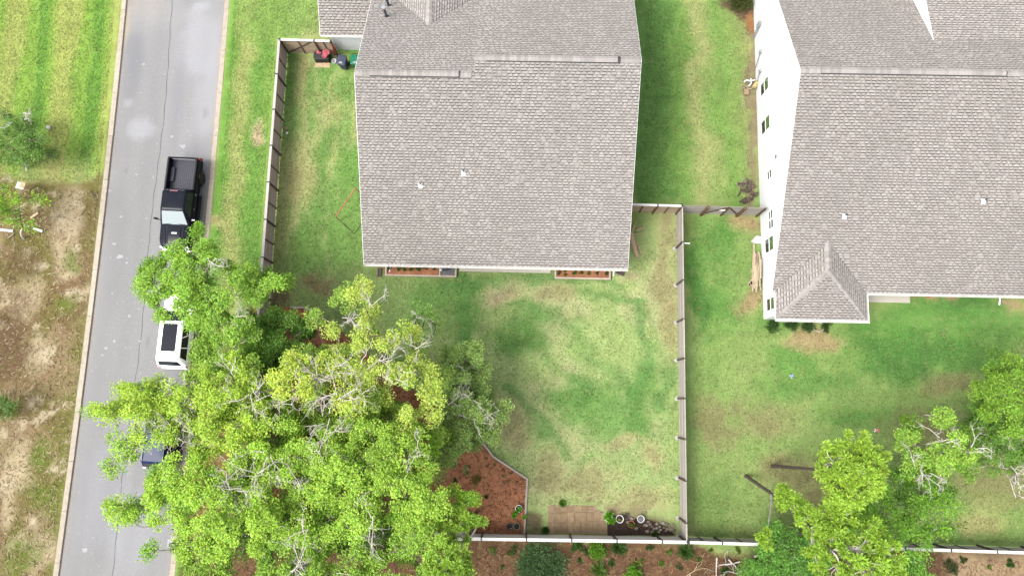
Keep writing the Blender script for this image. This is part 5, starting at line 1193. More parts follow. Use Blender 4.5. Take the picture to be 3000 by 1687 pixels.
grow_tree('oak_tree', 'broad green oak hiding the lower end of the street', 'tree', [(275, 1230), (300, 1215), (340, 1218), (385, 1195), (440, 1168), (490, 1145), (560, 1140), (650, 1110), (715, 1140), (730, 1250), (715, 1330), (650, 1385), (560, 1395), (470, 1410), (445, 1360), (400, 1330), (350, 1310), (300, 1300), (258, 1300), (268, 1265)], 9.6, leaf=(158, 200, 56), lowcol=(130, 176, 50), base=px(830, 1370), gapp=.11, bare=[(560, 1210, 9.8, 1.2), (600, 1240, 9.8, 1.0), (680, 1150, 9.8, 1.1), (650, 1190, 9.8, 1.2), (500, 1250, 9.4, .8)], thr=.06)
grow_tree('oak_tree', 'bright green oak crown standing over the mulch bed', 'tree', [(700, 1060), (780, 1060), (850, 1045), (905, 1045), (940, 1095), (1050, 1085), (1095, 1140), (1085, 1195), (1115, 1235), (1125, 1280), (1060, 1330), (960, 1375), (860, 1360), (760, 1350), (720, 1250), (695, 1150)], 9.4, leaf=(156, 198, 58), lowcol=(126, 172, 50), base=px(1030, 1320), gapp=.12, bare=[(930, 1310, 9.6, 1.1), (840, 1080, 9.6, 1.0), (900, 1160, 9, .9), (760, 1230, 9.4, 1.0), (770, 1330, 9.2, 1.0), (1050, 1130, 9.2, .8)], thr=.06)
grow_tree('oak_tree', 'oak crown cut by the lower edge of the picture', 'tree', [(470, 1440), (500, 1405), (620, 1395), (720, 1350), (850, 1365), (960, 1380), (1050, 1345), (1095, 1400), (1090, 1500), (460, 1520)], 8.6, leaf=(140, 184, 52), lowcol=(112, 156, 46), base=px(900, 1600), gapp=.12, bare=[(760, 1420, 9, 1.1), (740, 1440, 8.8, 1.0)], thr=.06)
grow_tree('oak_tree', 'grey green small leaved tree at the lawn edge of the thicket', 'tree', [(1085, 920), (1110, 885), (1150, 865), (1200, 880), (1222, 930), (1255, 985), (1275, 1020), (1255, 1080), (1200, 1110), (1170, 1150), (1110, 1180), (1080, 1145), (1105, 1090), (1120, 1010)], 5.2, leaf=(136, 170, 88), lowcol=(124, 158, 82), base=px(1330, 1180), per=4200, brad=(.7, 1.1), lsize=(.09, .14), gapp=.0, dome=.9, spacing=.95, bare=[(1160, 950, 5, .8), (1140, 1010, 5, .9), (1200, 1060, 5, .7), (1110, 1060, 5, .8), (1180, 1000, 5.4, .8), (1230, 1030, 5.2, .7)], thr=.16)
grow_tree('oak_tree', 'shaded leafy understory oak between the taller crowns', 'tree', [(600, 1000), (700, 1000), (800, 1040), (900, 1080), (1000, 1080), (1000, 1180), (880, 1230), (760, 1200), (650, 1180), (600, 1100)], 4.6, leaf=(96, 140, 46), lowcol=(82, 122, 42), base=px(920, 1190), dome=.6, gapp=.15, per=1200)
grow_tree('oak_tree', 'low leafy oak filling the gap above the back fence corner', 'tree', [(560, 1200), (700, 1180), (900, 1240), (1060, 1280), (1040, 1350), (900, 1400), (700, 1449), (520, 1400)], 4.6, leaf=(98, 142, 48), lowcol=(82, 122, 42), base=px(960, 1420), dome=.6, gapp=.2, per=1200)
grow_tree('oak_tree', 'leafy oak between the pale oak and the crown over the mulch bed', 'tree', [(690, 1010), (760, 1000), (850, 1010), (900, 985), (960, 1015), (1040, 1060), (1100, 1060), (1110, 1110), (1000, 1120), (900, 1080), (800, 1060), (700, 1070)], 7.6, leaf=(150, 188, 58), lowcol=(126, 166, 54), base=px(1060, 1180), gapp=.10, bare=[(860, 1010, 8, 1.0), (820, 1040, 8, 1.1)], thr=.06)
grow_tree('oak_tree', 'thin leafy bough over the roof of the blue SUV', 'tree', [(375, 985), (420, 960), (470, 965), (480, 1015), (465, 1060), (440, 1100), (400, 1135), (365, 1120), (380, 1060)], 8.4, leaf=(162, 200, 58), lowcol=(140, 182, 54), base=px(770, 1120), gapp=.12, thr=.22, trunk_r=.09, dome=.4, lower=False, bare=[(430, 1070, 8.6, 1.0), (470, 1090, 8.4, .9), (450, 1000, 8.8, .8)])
grow_tree('oak_tree', 'thin leafy bough over the bonnet of the white SUV', 'tree', [(385, 725), (430, 705), (480, 725), (492, 775), (455, 795), (410, 792), (382, 765)], 7.4, leaf=(142, 188, 52), lowcol=(120, 166, 50), base=px(680, 930), gapp=.0, thr=.05, trunk_r=.08, dome=.4, lower=False)
# pines
def pine(label, base, path, clumps, leaf=(170, 208, 76), group=None, per=150, cr=(.20, .40), trunk_r=.10):
    B = np.array([*base[:2], 0.0]); root = empty('pine_tree', B); tag(root, label, 'tree', group)
    mb = MB(); mb.tube([B - np.array([0, 0, .1])] + [np.array(p) for p in path], np.linspace(trunk_r * 1.15, trunk_r * .3, len(path) + 1), 10); mb.build('trunk', M['bark_pine'], root, smooth=True)
    br = MB(); Pa, Da, Na, Ca = [], [], [], []; pth = np.array([B] + list(path))
    for (c, R, n) in clumps:
        c = np.array(c); dd = np.linalg.norm(pth - c, axis=1) + np.where(pth[:, 2] > c[2] + .2, 5, 0); s = pth[np.argmin(dd)]
        U = unitv(n); U[:, 2] = U[:, 2] * .75 + .15; T = c + U * (R * RNG.random(n) ** .4)[:, None]
        br.tube(bez(s, c, 5, RNG.normal(size=3) * .2), np.linspace(.06, .03, 5), 5, cap=False)
        for t in T:
            br.tube([c + (s - c) * RNG.uniform(0, .3), (c + t) / 2 + RNG.normal(size=3) * .08, t], [.022, .018, .012], 3, cap=False); tone = RNG.uniform(.85, 1.15)
            k = RNG.uniform(*cr); u = unitv(per); u[:, 2] *= .75; Pa.append(t + u * (k * RNG.random(per) ** .6)[:, None]); d = u * 1.2 + RNG.normal(size=(per, 3)) * .3; d[:, 2] += .45; Da.append(d)
            nn = RNG.normal(size=(per, 3)) * .6; nn[:, 2] += .8; Na.append(nn); Ca.append(leaf_cols(per, C(*leaf, 1.75), .18) * tone)
    br.build('twigs', M['bark_pale'], root, fix=False)['kind'] = 'stuff'
    P, D, N_, cc = map(np.concatenate, (Pa, Da, Na, Ca)); n = len(P); L_ = RNG.uniform(.13, .22, n)
    obj_from(leaves_mesh('foliage', P - B, D, N_, L_, L_ * RNG.uniform(.22, .36, n), cc, M['needle']), 'foliage', root, world=False)
    return root
hA = 11.2; cA = dp(2150, 1185, hA)
pine('round crowned yellow green pine with its trunk showing on the lawn', px(2262, 1365), [px(2340, 1370, 4), px(2420, 1378, 8), cA + [0, 0, .3]], [(cA + [0, 0, .4], 1.0, 26), (cA + [.9, .3, -.2], .9, 20), (cA + [-.9, .4, -.1], .9, 20), (cA + [.1, .95, -.2], .9, 20), (cA + [-.2, -.9, -.3], .95, 22), (cA + [.8, -.7, -.4], .8, 16), (cA + [-.8, -.6, -.5], .8, 16)])
pc = lambda u, v, h: dp(u, v, h)
pine('leaning pine with separate needle clumps along its trunk', px(2184, 1392), [px(2260, 1445, 3.2), px(2381, 1549, 8), px(2440, 1612, 10.3), px(2500, 1660, 11.5)],
     [(pc(1975, 1250, 5.2), .8, 16), (pc(2005, 1275, 6), .6, 8), (pc(2025, 1310, 7.2), .8, 14), (pc(1925, 1350, 7.0), .45, 6), (pc(2060, 1330, 8.6), .5, 5), (pc(2085, 1310, 9.2), .9, 16), (pc(2130, 1300, 9.6), .7, 10), (pc(2100, 1370, 10), .8, 14), (pc(2160, 1380, 10.6), 1.0, 18), (pc(2200, 1330, 10.4), .8, 12), (pc(2170, 1420, 11), 1.0, 18), (pc(2110, 1430, 10.6), .9, 14), (pc(2230, 1390, 10.8), .7, 10), (pc(2040, 1390, 9), .4, 5), (pc(2060, 1440, 9.6), .5, 6), (pc(2220, 1440, 10.6), .8, 10)], leaf=(166, 206, 74))
pine('yellow green pine growing through the back fence beside the mulch bed', px(1395, 1500), [px(1390, 1530, 4), px(1370, 1580, 8), px(1355, 1640, 10.5)],
     [(pc(1145, 1285, 8), .5, 8), (pc(1180, 1300, 8), .6, 9), (pc(1205, 1305, 8), .35, 4), (pc(1120, 1310, 8.4), .6, 8), (pc(1160, 1335, 8.6), .7, 9), (pc(1110, 1370, 9.4), .7, 10), (pc(1145, 1400, 10), .7, 10), (pc(1100, 1420, 10), .8, 12), (pc(1150, 1440, 10.4), .7, 10), (pc(1080, 1340, 9), .6, 7), (pc(1165, 1425, 10.4), .4, 4), (pc(1120, 1460, 10.6), .8, 10)], leaf=(164, 204, 78))
# oaks of the right yard
grow_tree('oak_tree', 'bright leaved oak with pale limbs right of the round pine', 'tree', [(2258, 1130), (2290, 1090), (2330, 1035), (2380, 1040), (2420, 1090), (2455, 1145), (2430, 1185), (2380, 1175), (2330, 1185), (2275, 1155)], 7.0, leaf=(148, 192, 60), lowcol=(112, 156, 50), base=dp(2300, 1150), gapp=.12, trunk_r=.12, bare=[(2310, 1180, 7, .9), (2430, 1130, 7, .9), (2370, 1100, 7.2, .8), (2330, 1200, 6.6, .8)], spacing=.95)
grow_tree('oak_tree', 'dark green oak spreading behind the two pines', 'tree', [(2110, 1260), (2200, 1210), (2260, 1190), (2330, 1195), (2400, 1235), (2435, 1265), (2390, 1320), (2345, 1350), (2335, 1395), (2250, 1400), (2150, 1350), (2090, 1290)], 5.6, leaf=(110, 162, 48), lowcol=(82, 128, 42), base=dp(2130, 1240), gapp=.08, trunk_r=.12, per=1400, thr=.04)
grow_tree('oak_tree', 'tall oak at the right edge of the yard', 'tree', [(2448, 970), (2485, 925), (2530, 915), (2620, 925), (2640, 1080), (2576, 1085), (2520, 1075), (2470, 1050), (2445, 1010)], 7.0, leaf=(120, 164, 54), lowcol=(90, 134, 46), base=dp(2490, 1010), gapp=.1, trunk_r=.12, bare=[(2540, 1090, 6, .8)])
grow_tree('oak_tree', 'low dark oak under the tall one at the right edge', 'tree', [(2390, 1085), (2440, 1050), (2540, 1080), (2620, 1100), (2620, 1160), (2520, 1140), (2460, 1130), (2420, 1110)], 4.2, leaf=(96, 144, 48), lowcol=(78, 122, 42), base=dp(2400, 1080), gapp=.08, dome=.6, per=1300)
grow_tree('oak_tree', 'little round dark tree on the bare patch of the right yard', 'tree', [(2470, 1175), (2500, 1142), (2530, 1148), (2530, 1180), (2495, 1204)], 2.4, leaf=(100, 148, 48), base=dp(2470, 1175), dome=.3, spacing=.6, brad=(.4, .55), gapp=0, trunk_r=.05, per=1500, lower=True, bare=[(2540, 1180, 2.4, .8), (2555, 1215, 1.2, .7)])
grow_tree('oak_tree', 'dense glossy green tree overlapping the back fence under the leaning pine', 'tree', [(1880, 1405), (1905, 1345), (1950, 1325), (2000, 1330), (2050, 1350), (2070, 1420), (2060, 1500), (1880, 1500)], 3.6, leaf=(96, 150, 56), lowcol=(76, 122, 46), base=dp(1900, 1400), dome=.8, gapp=.02, spacing=.85, per=2600, lsize=(.08, .14), trunk_r=.08)
grow_tree('oak_tree', 'bright leafy tree standing just beyond the back fence on the right', 'tree', [(2225, 1410), (2290, 1385), (2335, 1410), (2345, 1449), (2350, 1520), (2200, 1520), (2190, 1449)], 4.8, leaf=(122, 178, 54), lowcol=(92, 140, 46), base=dp(2210, 1400), dome=.8, gapp=.05, trunk_r=.1)
# left lot
grow_tree('young_tree', 'soft blue green young tree on the mown lot across the street', 'tree', [(-40, 330), (15, 310), (60, 298), (108, 318), (120, 355), (100, 395), (40, 408), (-40, 400)], 2.6, leaf=(108, 150, 66), lowcol=(92, 130, 58), base=px(75, 500), dome=.8, spacing=.7, brad=(.55, .8), lsize=(.07, .12), per=2200, gapp=.05, trunk_r=.05, bare=[(10, 330, 2.8, .6), (60, 300, 2.6, .5)])
grow_tree('young_tree', 'glossy leaved tree with thin branches over the bare dirt lot', 'tree', [(-40, 455), (35, 462), (62, 490), (85, 492), (115, 490), (110, 508), (75, 520), (60, 535), (88, 560), (118, 545), (80, 598), (60, 575), (30, 560), (0, 560), (-40, 560)], 3.4, leaf=(122, 172, 44), lowcol=(84, 126, 40), base=px(70, 700), dome=.4, spacing=.55, brad=(.3, .48), lsize=(.10, .17), per=1200, gapp=.12, trunk_r=.06, lower=False)
grow_tree('young_tree', 'small dark shrub like tree at the left edge beside pale sand', 'tree', [(-30, 1005), (15, 1000), (33, 1020), (28, 1045), (-30, 1055)], 1.4, leaf=(80, 122, 48), base=px(20, 1185), dome=.3, spacing=.5, brad=(.35, .5), per=1800, gapp=0, trunk_r=.04, lower=False)

# ------------------------------------------------------------------ shrubs and small plants
def plant(name, label, cat, P, r, h, leaf, n, lsize=(.06, .11), wr=.45, style='bush', group=None, flat=.6):
    P = np.array(P, float)
    if style == 'bush':
        k = max(5, int(n / 60)); cen = unitv(k); cen[:, 2] = np.abs(cen[:, 2]); cen *= (RNG.random(k) ** .4)[:, None] * np.array([r * .75, r * .75, h * .75]); i = RNG.integers(0, k, n)
        u = unitv(n); p = cen[i] + u * (RNG.random(n) ** .5 * r * .38)[:, None]; p[:, 2] = np.abs(p[:, 2]) * 1.0; D = u + np.array([0, 0, .3]); tone = RNG.uniform(.8, 1.2, k)[i]
    else:      # strappy leaves fanning out of the base
        a = RNG.random(n) * 6.283; e = RNG.uniform(.15, 1.1, n); D = np.stack([np.cos(a) * np.cos(e), np.sin(a) * np.cos(e), np.sin(e)], 1); L0 = RNG.uniform(.5, 1.0, n) * r; p = D * (L0 / 2)[:, None]; p[:, 2] += .02; tone = RNG.uniform(.85, 1.15, n)
    Nn = RNG.normal(size=(n, 3)) * .5; Nn[:, 2] += 1
    L_ = RNG.uniform(*lsize, n) if style == 'bush' else L0; W_ = L_ * wr * RNG.uniform(.8, 1.2, n)
    cc = leaf_cols(n, C(*leaf, 2.3), .2) * tone[:, None]
    o = obj_from(leaves_mesh('foliage', p, D, Nn, L_, W_, cc, M['leaf']), name, None, P); ORG[o.name] = P
    return tag(o, label, cat, group)
# foundation shrubs of house two
for k, (u, v) in enumerate(((1940, 822), (1990, 820), (2032, 822), (2075, 820))):
    plant('round_shrub', ['dark round shrub at the corner of the white house', 'dark round shrub second from the white house corner', 'dark round shrub left of the coiled hose', 'dark round shrub right of the coiled hose'][k], 'shrub', dp(u, v), .5, .6, (74, 112, 50), 1400, (.05, .09), group='shrubs below the hipped corner')
plant('round_shrub', 'big olive green bush in dark mulch at the top beside the white wall', 'shrub', px(2168, 8), 1.0, 1.1, (104, 116, 56), 4200, (.07, .13), .35)
# planter plants
for k, u in enumerate((1139, 1170, 1184, 1203, 1224, 1246, 1270)):
    plant('small_shrub', 'little plant in the mulch of the planter with a gravel end', 'plant', px(u, 787, .2), .16 + .05 * (k in (1, 2, 3, 4)), .25, (74, 130, 44) if k in (1, 2, 3, 4) else (84, 104, 64), 160, (.05, .09), group='plants in the left planter')
for k, u in enumerate((1636, 1657, 1682, 1703, 1726, 1748, 1776)):
    plant('small_shrub', 'little plant in the mulch of the planter without gravel', 'plant', px(u, 799 + k * .3, .2), .15 + .05 * (k in (1, 2, 3)), .25, (74, 130, 44) if k in (1, 2, 3, 4) else (84, 104, 64), 160, (.05, .09), group='plants in the right planter')
# mulch bed plants
r1p = lambda u, v: px(1200 + u / 2.975, 1200 + v / 2.975, .05)
plant('hosta', 'cream and green variegated plant alone in the middle of the mulch', 'plant', r1p(505, 740), .36, .25, (190, 200, 138), 240, (.12, .18), .6)
plant('hosta', 'cream and green variegated plant close to the grey green tree', 'plant', r1p(495, 530), .38, .25, (186, 196, 132), 200, (.11, .17), .6)
plant('hosta', 'pale plant half under the twigs of the grey green tree', 'plant', r1p(375, 470), .32, .22, (176, 190, 124), 150, (.10, .16), .5)
plant('small_shrub', 'olive yellow feathery shrub in the mulch', 'shrub', r1p(595, 605), .48, .35, (136, 132, 54), 700, (.05, .1), .3)
plant('small_shrub', 'little dark green plant in the mulch left of the feathery shrub', 'plant', r1p(392, 618), .2, .2, (62, 120, 36), 120, (.08, .13), .4)
plant('small_shrub', 'little dark green plant in the mulch below the feathery shrub', 'plant', r1p(668, 755), .2, .18, (62, 110, 40), 100, (.08, .13), .35)
for (u, v) in ((675, 430), (740, 480), (675, 490), (812, 515), (812, 575), (855, 625), (935, 625), (885, 545)): plant('seedling', 'tiny seedling in the mulch near the bent timber edging', 'plant', r1p(u, v), .12, .12, (104, 124, 56), 46, (.05, .09), .4, group='seedlings near the timber edging')
# understory below the back fence
plant('bushy_fern', 'sprawling dark green bush just below the back fence', 'shrub', px(1590, 1655), 1.9, 1.1, (104, 142, 88), 5200, (.14, .26), .22)
plant('small_shrub', 'bright green sapling touching the lower side of the back fence', 'shrub', px(1745, 1610), .75, .9, (120, 176, 48), 900, (.09, .15), .5)
plant('small_shrub', 'dark leafy plant below the fence beside the bright sapling', 'shrub', px(1690, 1600), .5, .5, (76, 122, 46), 500, (.08, .14), .5)
plant('small_shrub', 'bright leafy plant cut by the lower picture edge', 'shrub', px(1860, 1680), .8, .8, (122, 182, 50), 900, (.1, .17), .55)
for k, (u, v, lab) in enumerate(((1755, 1670, 'strappy yellow green clump below the bright sapling'), (2010, 1615, 'strappy dark green clump below the fence junction'), (1810, 1600, 'strappy low clump close under the back fence'))):
    plant('grass_clump', lab, 'plant', px(u, v), .75, .5, (110, 146, 60) if k == 0 else (82, 118, 52), 160, wr=.09, style='strap')
plant('small_shrub', 'dark little shrub on the pale litter below the right end of the back fence', 'shrub', px(2785, 1660), .55, .5, (74, 96, 46), 500, (.08, .13), .4)
for k, (u, v) in enumerate(((1440, 1615), (1470, 1660), (1500, 1612), (1555, 1606), (1700, 1640), (1720, 1612), (1790, 1640), (1830, 1612), (1880, 1640), (1905, 1605), (1930, 1650), (1960, 1612), (1990, 1660), (2050, 1640), (2080, 1608), (2120, 1670), (2160, 1610), (2820, 1640), (2900, 1660), (2960, 1645), (1250, 1620), (1300, 1665), (1220, 1650))):
    q = random.Random(k); r_ = q.uniform(.16, .42); plant('woodland_seedling', 'low green weed on the brown woodland floor below the back fence', 'plant', px(u, v), r_, r_ * .7, q.choice([(84, 124, 52), (110, 150, 60), (96, 118, 66), (130, 160, 70)]), int(60 + 500 * r_ * r_ * 4), (.07, .15), q.choice([.2, .4, .5]), group='weeds on the woodland floor')
# strappy lushness at the paver patio
plant('grass_clump', 'tuft of bright grass creeping over the top edge of the pavers', 'grass', px(1648, 1473), .34, .1, (112, 164, 62), 260, wr=.12, style='strap')
plant('grass_clump', 'dark grass tuft at the left side of the pavers', 'grass', px(1598, 1552), .35, .2, (72, 112, 46), 200, wr=.12, style='strap')
plant('grass_clump', 'grass tuft among the rocks by the back fence', 'grass', px(1918, 1566), .35, .2, (78, 116, 48), 200, wr=.12, style='strap')
# fallen bare branches below the fence
mb = MB()
for k in range(4): twig_spray(mb, px(2100 + k * 34, 1632 + k * 6, .1), np.array([RNG.normal(), -.6, .1]), 1.5, .05, 3)
o = mb.build('fallen_branch', M['bark_pale'], fix=False); tag(o, 'tangle of bare fallen branches left of the glossy green tree', 'branch')
mb = MB()
for k in range(4): twig_spray(mb, px(2020, 1680, .1), np.array([RNG.normal(), RNG.normal(), .05]), .9, .03, 2)
o = mb.build('fallen_branch', M['dead_wood'], fix=False); tag(o, 'pale dead twigs on the woodland floor at the picture edge', 'branch')
mb = MB(); twig_spray(mb, dp(2555, 1250, .1), np.array([-.2, 1, .05]), 1.2, .035, 3); twig_spray(mb, dp(2560, 1245, .1), np.array([.6, -.6, .05]), .7, .03, 3)
o = mb.build('fallen_branch', M['bark_pale'], fix=False); tag(o, 'bare pale branch lying on the grass at the far right', 'branch')

# ------------------------------------------------------------------ small things
def zpx(u, v, h=0.0): return px(750 + u / 6.44, 60 + v / 6.44, h)
# deck box with red cloth, on a plank
a, b = zpx(1090, 590, .6), zpx(1370, 735, .6); cx_, cy_ = (a[0] + b[0]) / 2, (a[1] + b[1]) / 2; wx_, wy_ = abs(b[0] - a[0]), abs(a[1] - b[1])
r = empty('storage_box', (cx_, cy_, 0)); tag(r, 'charcoal resin storage box against the tan fence', 'storage box')
mb = MB(); mb.box((0, 0, .29), (wx_ * .94, wy_ * .92, .5)); 
mb.build('box_body', M['darkbox'], r, world=False)
for k in range(6): mb = MB(); mb.box((-wx_ * .4 + k * wx_ * .16, -wy_ * .47, .29), (.05, .03, .46)); mb.build('body_rib', M['darkbox'], r, world=False)
mb = MB(); rings = [rrect(-wx_ / 2, wx_ / 2, -wy_ / 2, wy_ / 2, .05, .54, 3), rrect(-wx_ / 2, wx_ / 2, -wy_ / 2, wy_ / 2, .05, .6, 3), rrect(-wx_ / 2 + .06, wx_ / 2 - .06, -wy_ / 2 + .05, wy_ / 2 - .05, .04, .635, 3)]; mb.loft(rings); mb.build('box_lid', M['darkbox'], r, world=False)
mb = MB(); c = zpx(1310, 620, .7); rr0 = random.Random(3)
for k, (dx, dy, R_1) in enumerate(((0, 0, .19), (.1, .1, .17), (-.06, .1, .15), (.2, .05, .15), (-.5, .06, .13), (.12, -.06, .14), (-.38, .03, .1))):
    n = 9; rings = []
    for i in range(6):
        ph = math.pi * (i + .5) / 6; rings.append([(c[0] + dx + math.cos(t) * math.sin(ph) * R_1 * rr0.uniform(.75, 1.25), c[1] + dy + math.sin(t) * math.sin(ph) * R_1 * rr0.uniform(.75, 1.2), .66 + R_1 * .45 - math.cos(ph) * R_1 * .5) for t in np.linspace(0, 6.283, n + 1)[:-1]])
    mb.loft(rings)
mb.lathe([(.1, .12), (.16, .17), (.2, .14), (.18, .08), (.11, .09)], (c[0] - .02, c[1] - .2, .66), 14)
o = mb.build('red_cloth', M['red_cloth'], smooth=True); tag(o, 'crumpled red cloth on top of the charcoal storage box', 'cloth')
mb = MB(); a, b = zpx(1110, 800, .04), zpx(1390, 890, .04); mb.box(((a[0] + b[0]) / 2, (a[1] + b[1]) / 2, .02), (abs(b[0] - a[0]), abs(a[1] - b[1]), .04)); o = mb.build('plank', M['dead_wood']); tag(o, 'weathered board lying in front of the storage box', 'board')
# wheeled bins
def bin_(label, c, ang, mat, w=.58, d=.66, h=1.02):
    r = empty('wheelie_bin', (c[0], c[1], 0), ang); tag(r, label, 'bin')
    mb = MB(); mb.loft([rrect(-w * .36, w * .36, -d * .34, d * .34, .06, .05, 3), rrect(-w * .47, w * .47, -d * .46, d * .46, .06, h - .08, 3), rrect(-w * .5, w * .5, -d * .5, d * .5, .06, h - .06, 3), rrect(-w * .5, w * .5, -d * .5, d * .5, .06, h, 3)]); mb.build('bin_body', mat, r, world=False)
    mb = MB(); mb.loft([rrect(-w * .53, w * .53, -d * .54, d * .5, .07, h + .004, 3), rrect(-w * .53, w * .53, -d * .54, d * .5, .07, h + .04, 3), rrect(-w * .44, w * .44, -d * .44, d * .40, .06, h + .085, 3)]); l = mb.build('bin_lid', mat, r, world=False)
    for sx in (-1, 1): mb = MB(); mb.box((sx * w * .2, 0, h + .09), (.03, d * .7, .02)); mb.build('lid_rib', mat, l, world=False)
    mb = MB(); mb.box((0, -d * .34, h + .092), (w * .42, .1, .008)); mb.build('lid_label', M['grey_box'], l, world=False)
    mb = MB(); mb.tube([(-w * .4, d * .46, h - .02), (-w * .36, d * .64, h + .02), (w * .36, d * .64, h + .02), (w * .4, d * .46, h - .02)], .022, 6); mb.build('bin_handle', M['black_plastic'], r, world=False)
    for sx in (-1, 1): mb = MB(); mb.lathe([(.03, -.03), (.13, -.03), (.14, 0), (.13, .03), (.03, .03)], (sx * w * .42, d * .36, .14), 14, 'x'); mb.build('bin_wheel', M['tyre'], r, world=False)
    return r
c = zpx(1615, 745, 1.05); bin_('slate blue wheeled bin with a pale label on its lid', c, R_(-12), M['bin_blue'])
c = zpx(1870, 740, 1.05); bin_('bright green wheeled bin half under the eave', c, R_(-4), M['bin_green'])
for k, (u0, v0, u1, v1) in enumerate(((1440, 470, 1490, 690), (1462, 480, 1530, 680))):
    a, b = zpx(u0, v0, 1.5), zpx(u1, v1, .1); mb = MB(); mb.tube([a, b], .03, 7); rt = empty('garden_tool', (b[0], b[1], 0)); tag(rt, ['red handled garden tool nearest the tan fence', 'red handled garden tool nearest the slate bin'][k], 'tool'); mb.build('handle', M['red_paint'], rt)
    mb = MB(); mb.box((b[0], b[1], .12), (.26, .05, .22)); mb.build('blade', M['rim_silver' if k == 0 else 'blackmetal'], rt)
mb = MB(); c = zpx(1470, 760, .3); mb.lathe([(.13, 0), (.16, .3), (.145, .3), (.12, .06), (0, .06)], (c[0], c[1], 0), 12); o = mb.build('bucket', M['pot_white']); tag(o, 'small white bucket between the storage box and the slate bin', 'bucket')
# folding goal frame on the side lawn
gz = lambda u, v, h: px(960 + u / 8.525, 530 + v / 8.525, h)
r = empty('goal_frame', gz(430, 530, 0)); tag(r, 'thin red and black tube goal frame standing on the side lawn', 'goal'); zt_ = 1.0
A_, B_ = gz(705, 175, zt_), gz(200, 890, zt_)
mb = MB(); mb.tube([A_, B_], .04, 8); mb.build('crossbar', M['goal_red'], r)
for q in (A_, B_): mb = MB(); mb.tube([q, (q[0] * .9995, q[1], .02)], .03, 8); mb.build('upright', M['goal_red'], r)
C0, C1 = gz(665, 1320, .02), gz(1080, 560, .02)
for a, b in (((B_[0], B_[1], .03), C0), (C0, gz(1010, 850, .02)), ((A_[0], A_[1], .03), gz(1250, 480, .02)), (gz(1010, 850, .02), gz(1250, 480, .02))): mb = MB(); mb.tube([a, b], .02, 6); mb.build('ground_bar', M['black_plastic'], r)
# balls and bits
def ball(label, P, R, mt):
    mb = MB(); n = 10; mb.lathe([(R * math.sin(math.pi * k / n), R - R * math.cos(math.pi * k / n)) for k in range(n + 1)], (P[0], P[1], 0), 16); o = mb.build('ball', M[mt], smooth=True); tag(o, label, 'ball')
ball('white ball on the mown lot across the street', px(146, 376), .14, 'ball_white'); ball('little white ball beside the street fence', px(842, 392), .09, 'ball_white')
mb = MB(); c = px(839, 376, .05); mb.box((c[0], c[1], .03), (.2, .2, .06)); o = mb.build('stepping_stone', M['tan_block']); tag(o, 'small square tan block beside the street fence', 'block')
# left lot debris
lz = lambda u, v, h: px(u / 3.623, 420 + v / 3.623, h)
mb = MB(); c = lz(217, 450, .9); mb.box((c[0], c[1], .9), (.55, .45, .02), R_(-15)); r = empty('yard_sign', (c[0], c[1], 0)); tag(r, 'white and yellow board on a stake above the dirt lot', 'sign'); mb.build('sign_board', M['paper'], r)
mb = MB(); mb.box((c[0] + .12, c[1] + .05, .913), (.28, .4, .004), R_(-15)); mb.build('sign_print', M['yellow_can'], r); mb = MB(); mb.tube([(c[0], c[1], .88), (c[0], c[1], 0)], .02, 6); mb.build('stake', M['dead_wood'], r)
for k, (u, v, L_, a, mt, w_, lab) in enumerate(((60, 922, .95, -6, 'ball_white', .16, 'white plastic board at the left picture edge'), (400, 917, .65, -20, 'ball_white', .16, 'white plastic board under the glossy leaved branch'), (362, 765, .62, 38, 'dead_wood', .16, 'tan plank end beside the glossy leaved tree'), (105, 800, .55, -5, 'rock', .10, 'grey stick under the glossy leaved tree'), (115, 985, .5, 40, 'rock', .08, 'grey forked stick on the dirt below the white boards'))):
    c = lz(u, v, .1); mb = MB(); mb.loft([[(c[0] + math.cos(R_(a)) * x - math.sin(R_(a)) * p[0], c[1] + math.sin(R_(a)) * x + math.cos(R_(a)) * p[0], .06 + p[1]) for p in ((-w_ / 2, -.05), (w_ / 2, -.05), (w_ / 2 * .9, .05), (-w_ / 2 * .9, .05))] for x in (-L_ / 2, -L_ / 2 + .04, L_ / 2 - .04, L_ / 2)]); o = mb.build('scrap_board' if mt != 'rock' else 'stick', M[mt]); tag(o, lab, 'board' if mt != 'rock' else 'stick')
mb = MB(); 
for (u0, v0, u1, v1) in ((955, 505, 1030, 580), (985, 540, 1035, 515), (1000, 585, 975, 530)): mb.tube([lz(u0, v0, .05), lz(u1, v1, .1)], .018, 6)
o = mb.build('stick', M['bark_grey']); tag(o, 'pale crossed sticks beside the kerb where grass meets dirt', 'stick')
mb = MB(); c = px(20, 340, .2); rings = [[(c[0] + math.cos(t) * rr_ * random.uniform(.8, 1.2), c[1] + math.sin(t) * rr_ * .6 * random.uniform(.8, 1.2), z) for t in np.linspace(0, 6.28, 9)[:-1]] for rr_, z in ((.35, 0), (.3, .14), (.12, .2))]; mb.loft(rings); o = mb.build('soil_heap', M['soil']); tag(o, 'little dark heap of soil beside the blue green young tree', 'heap')
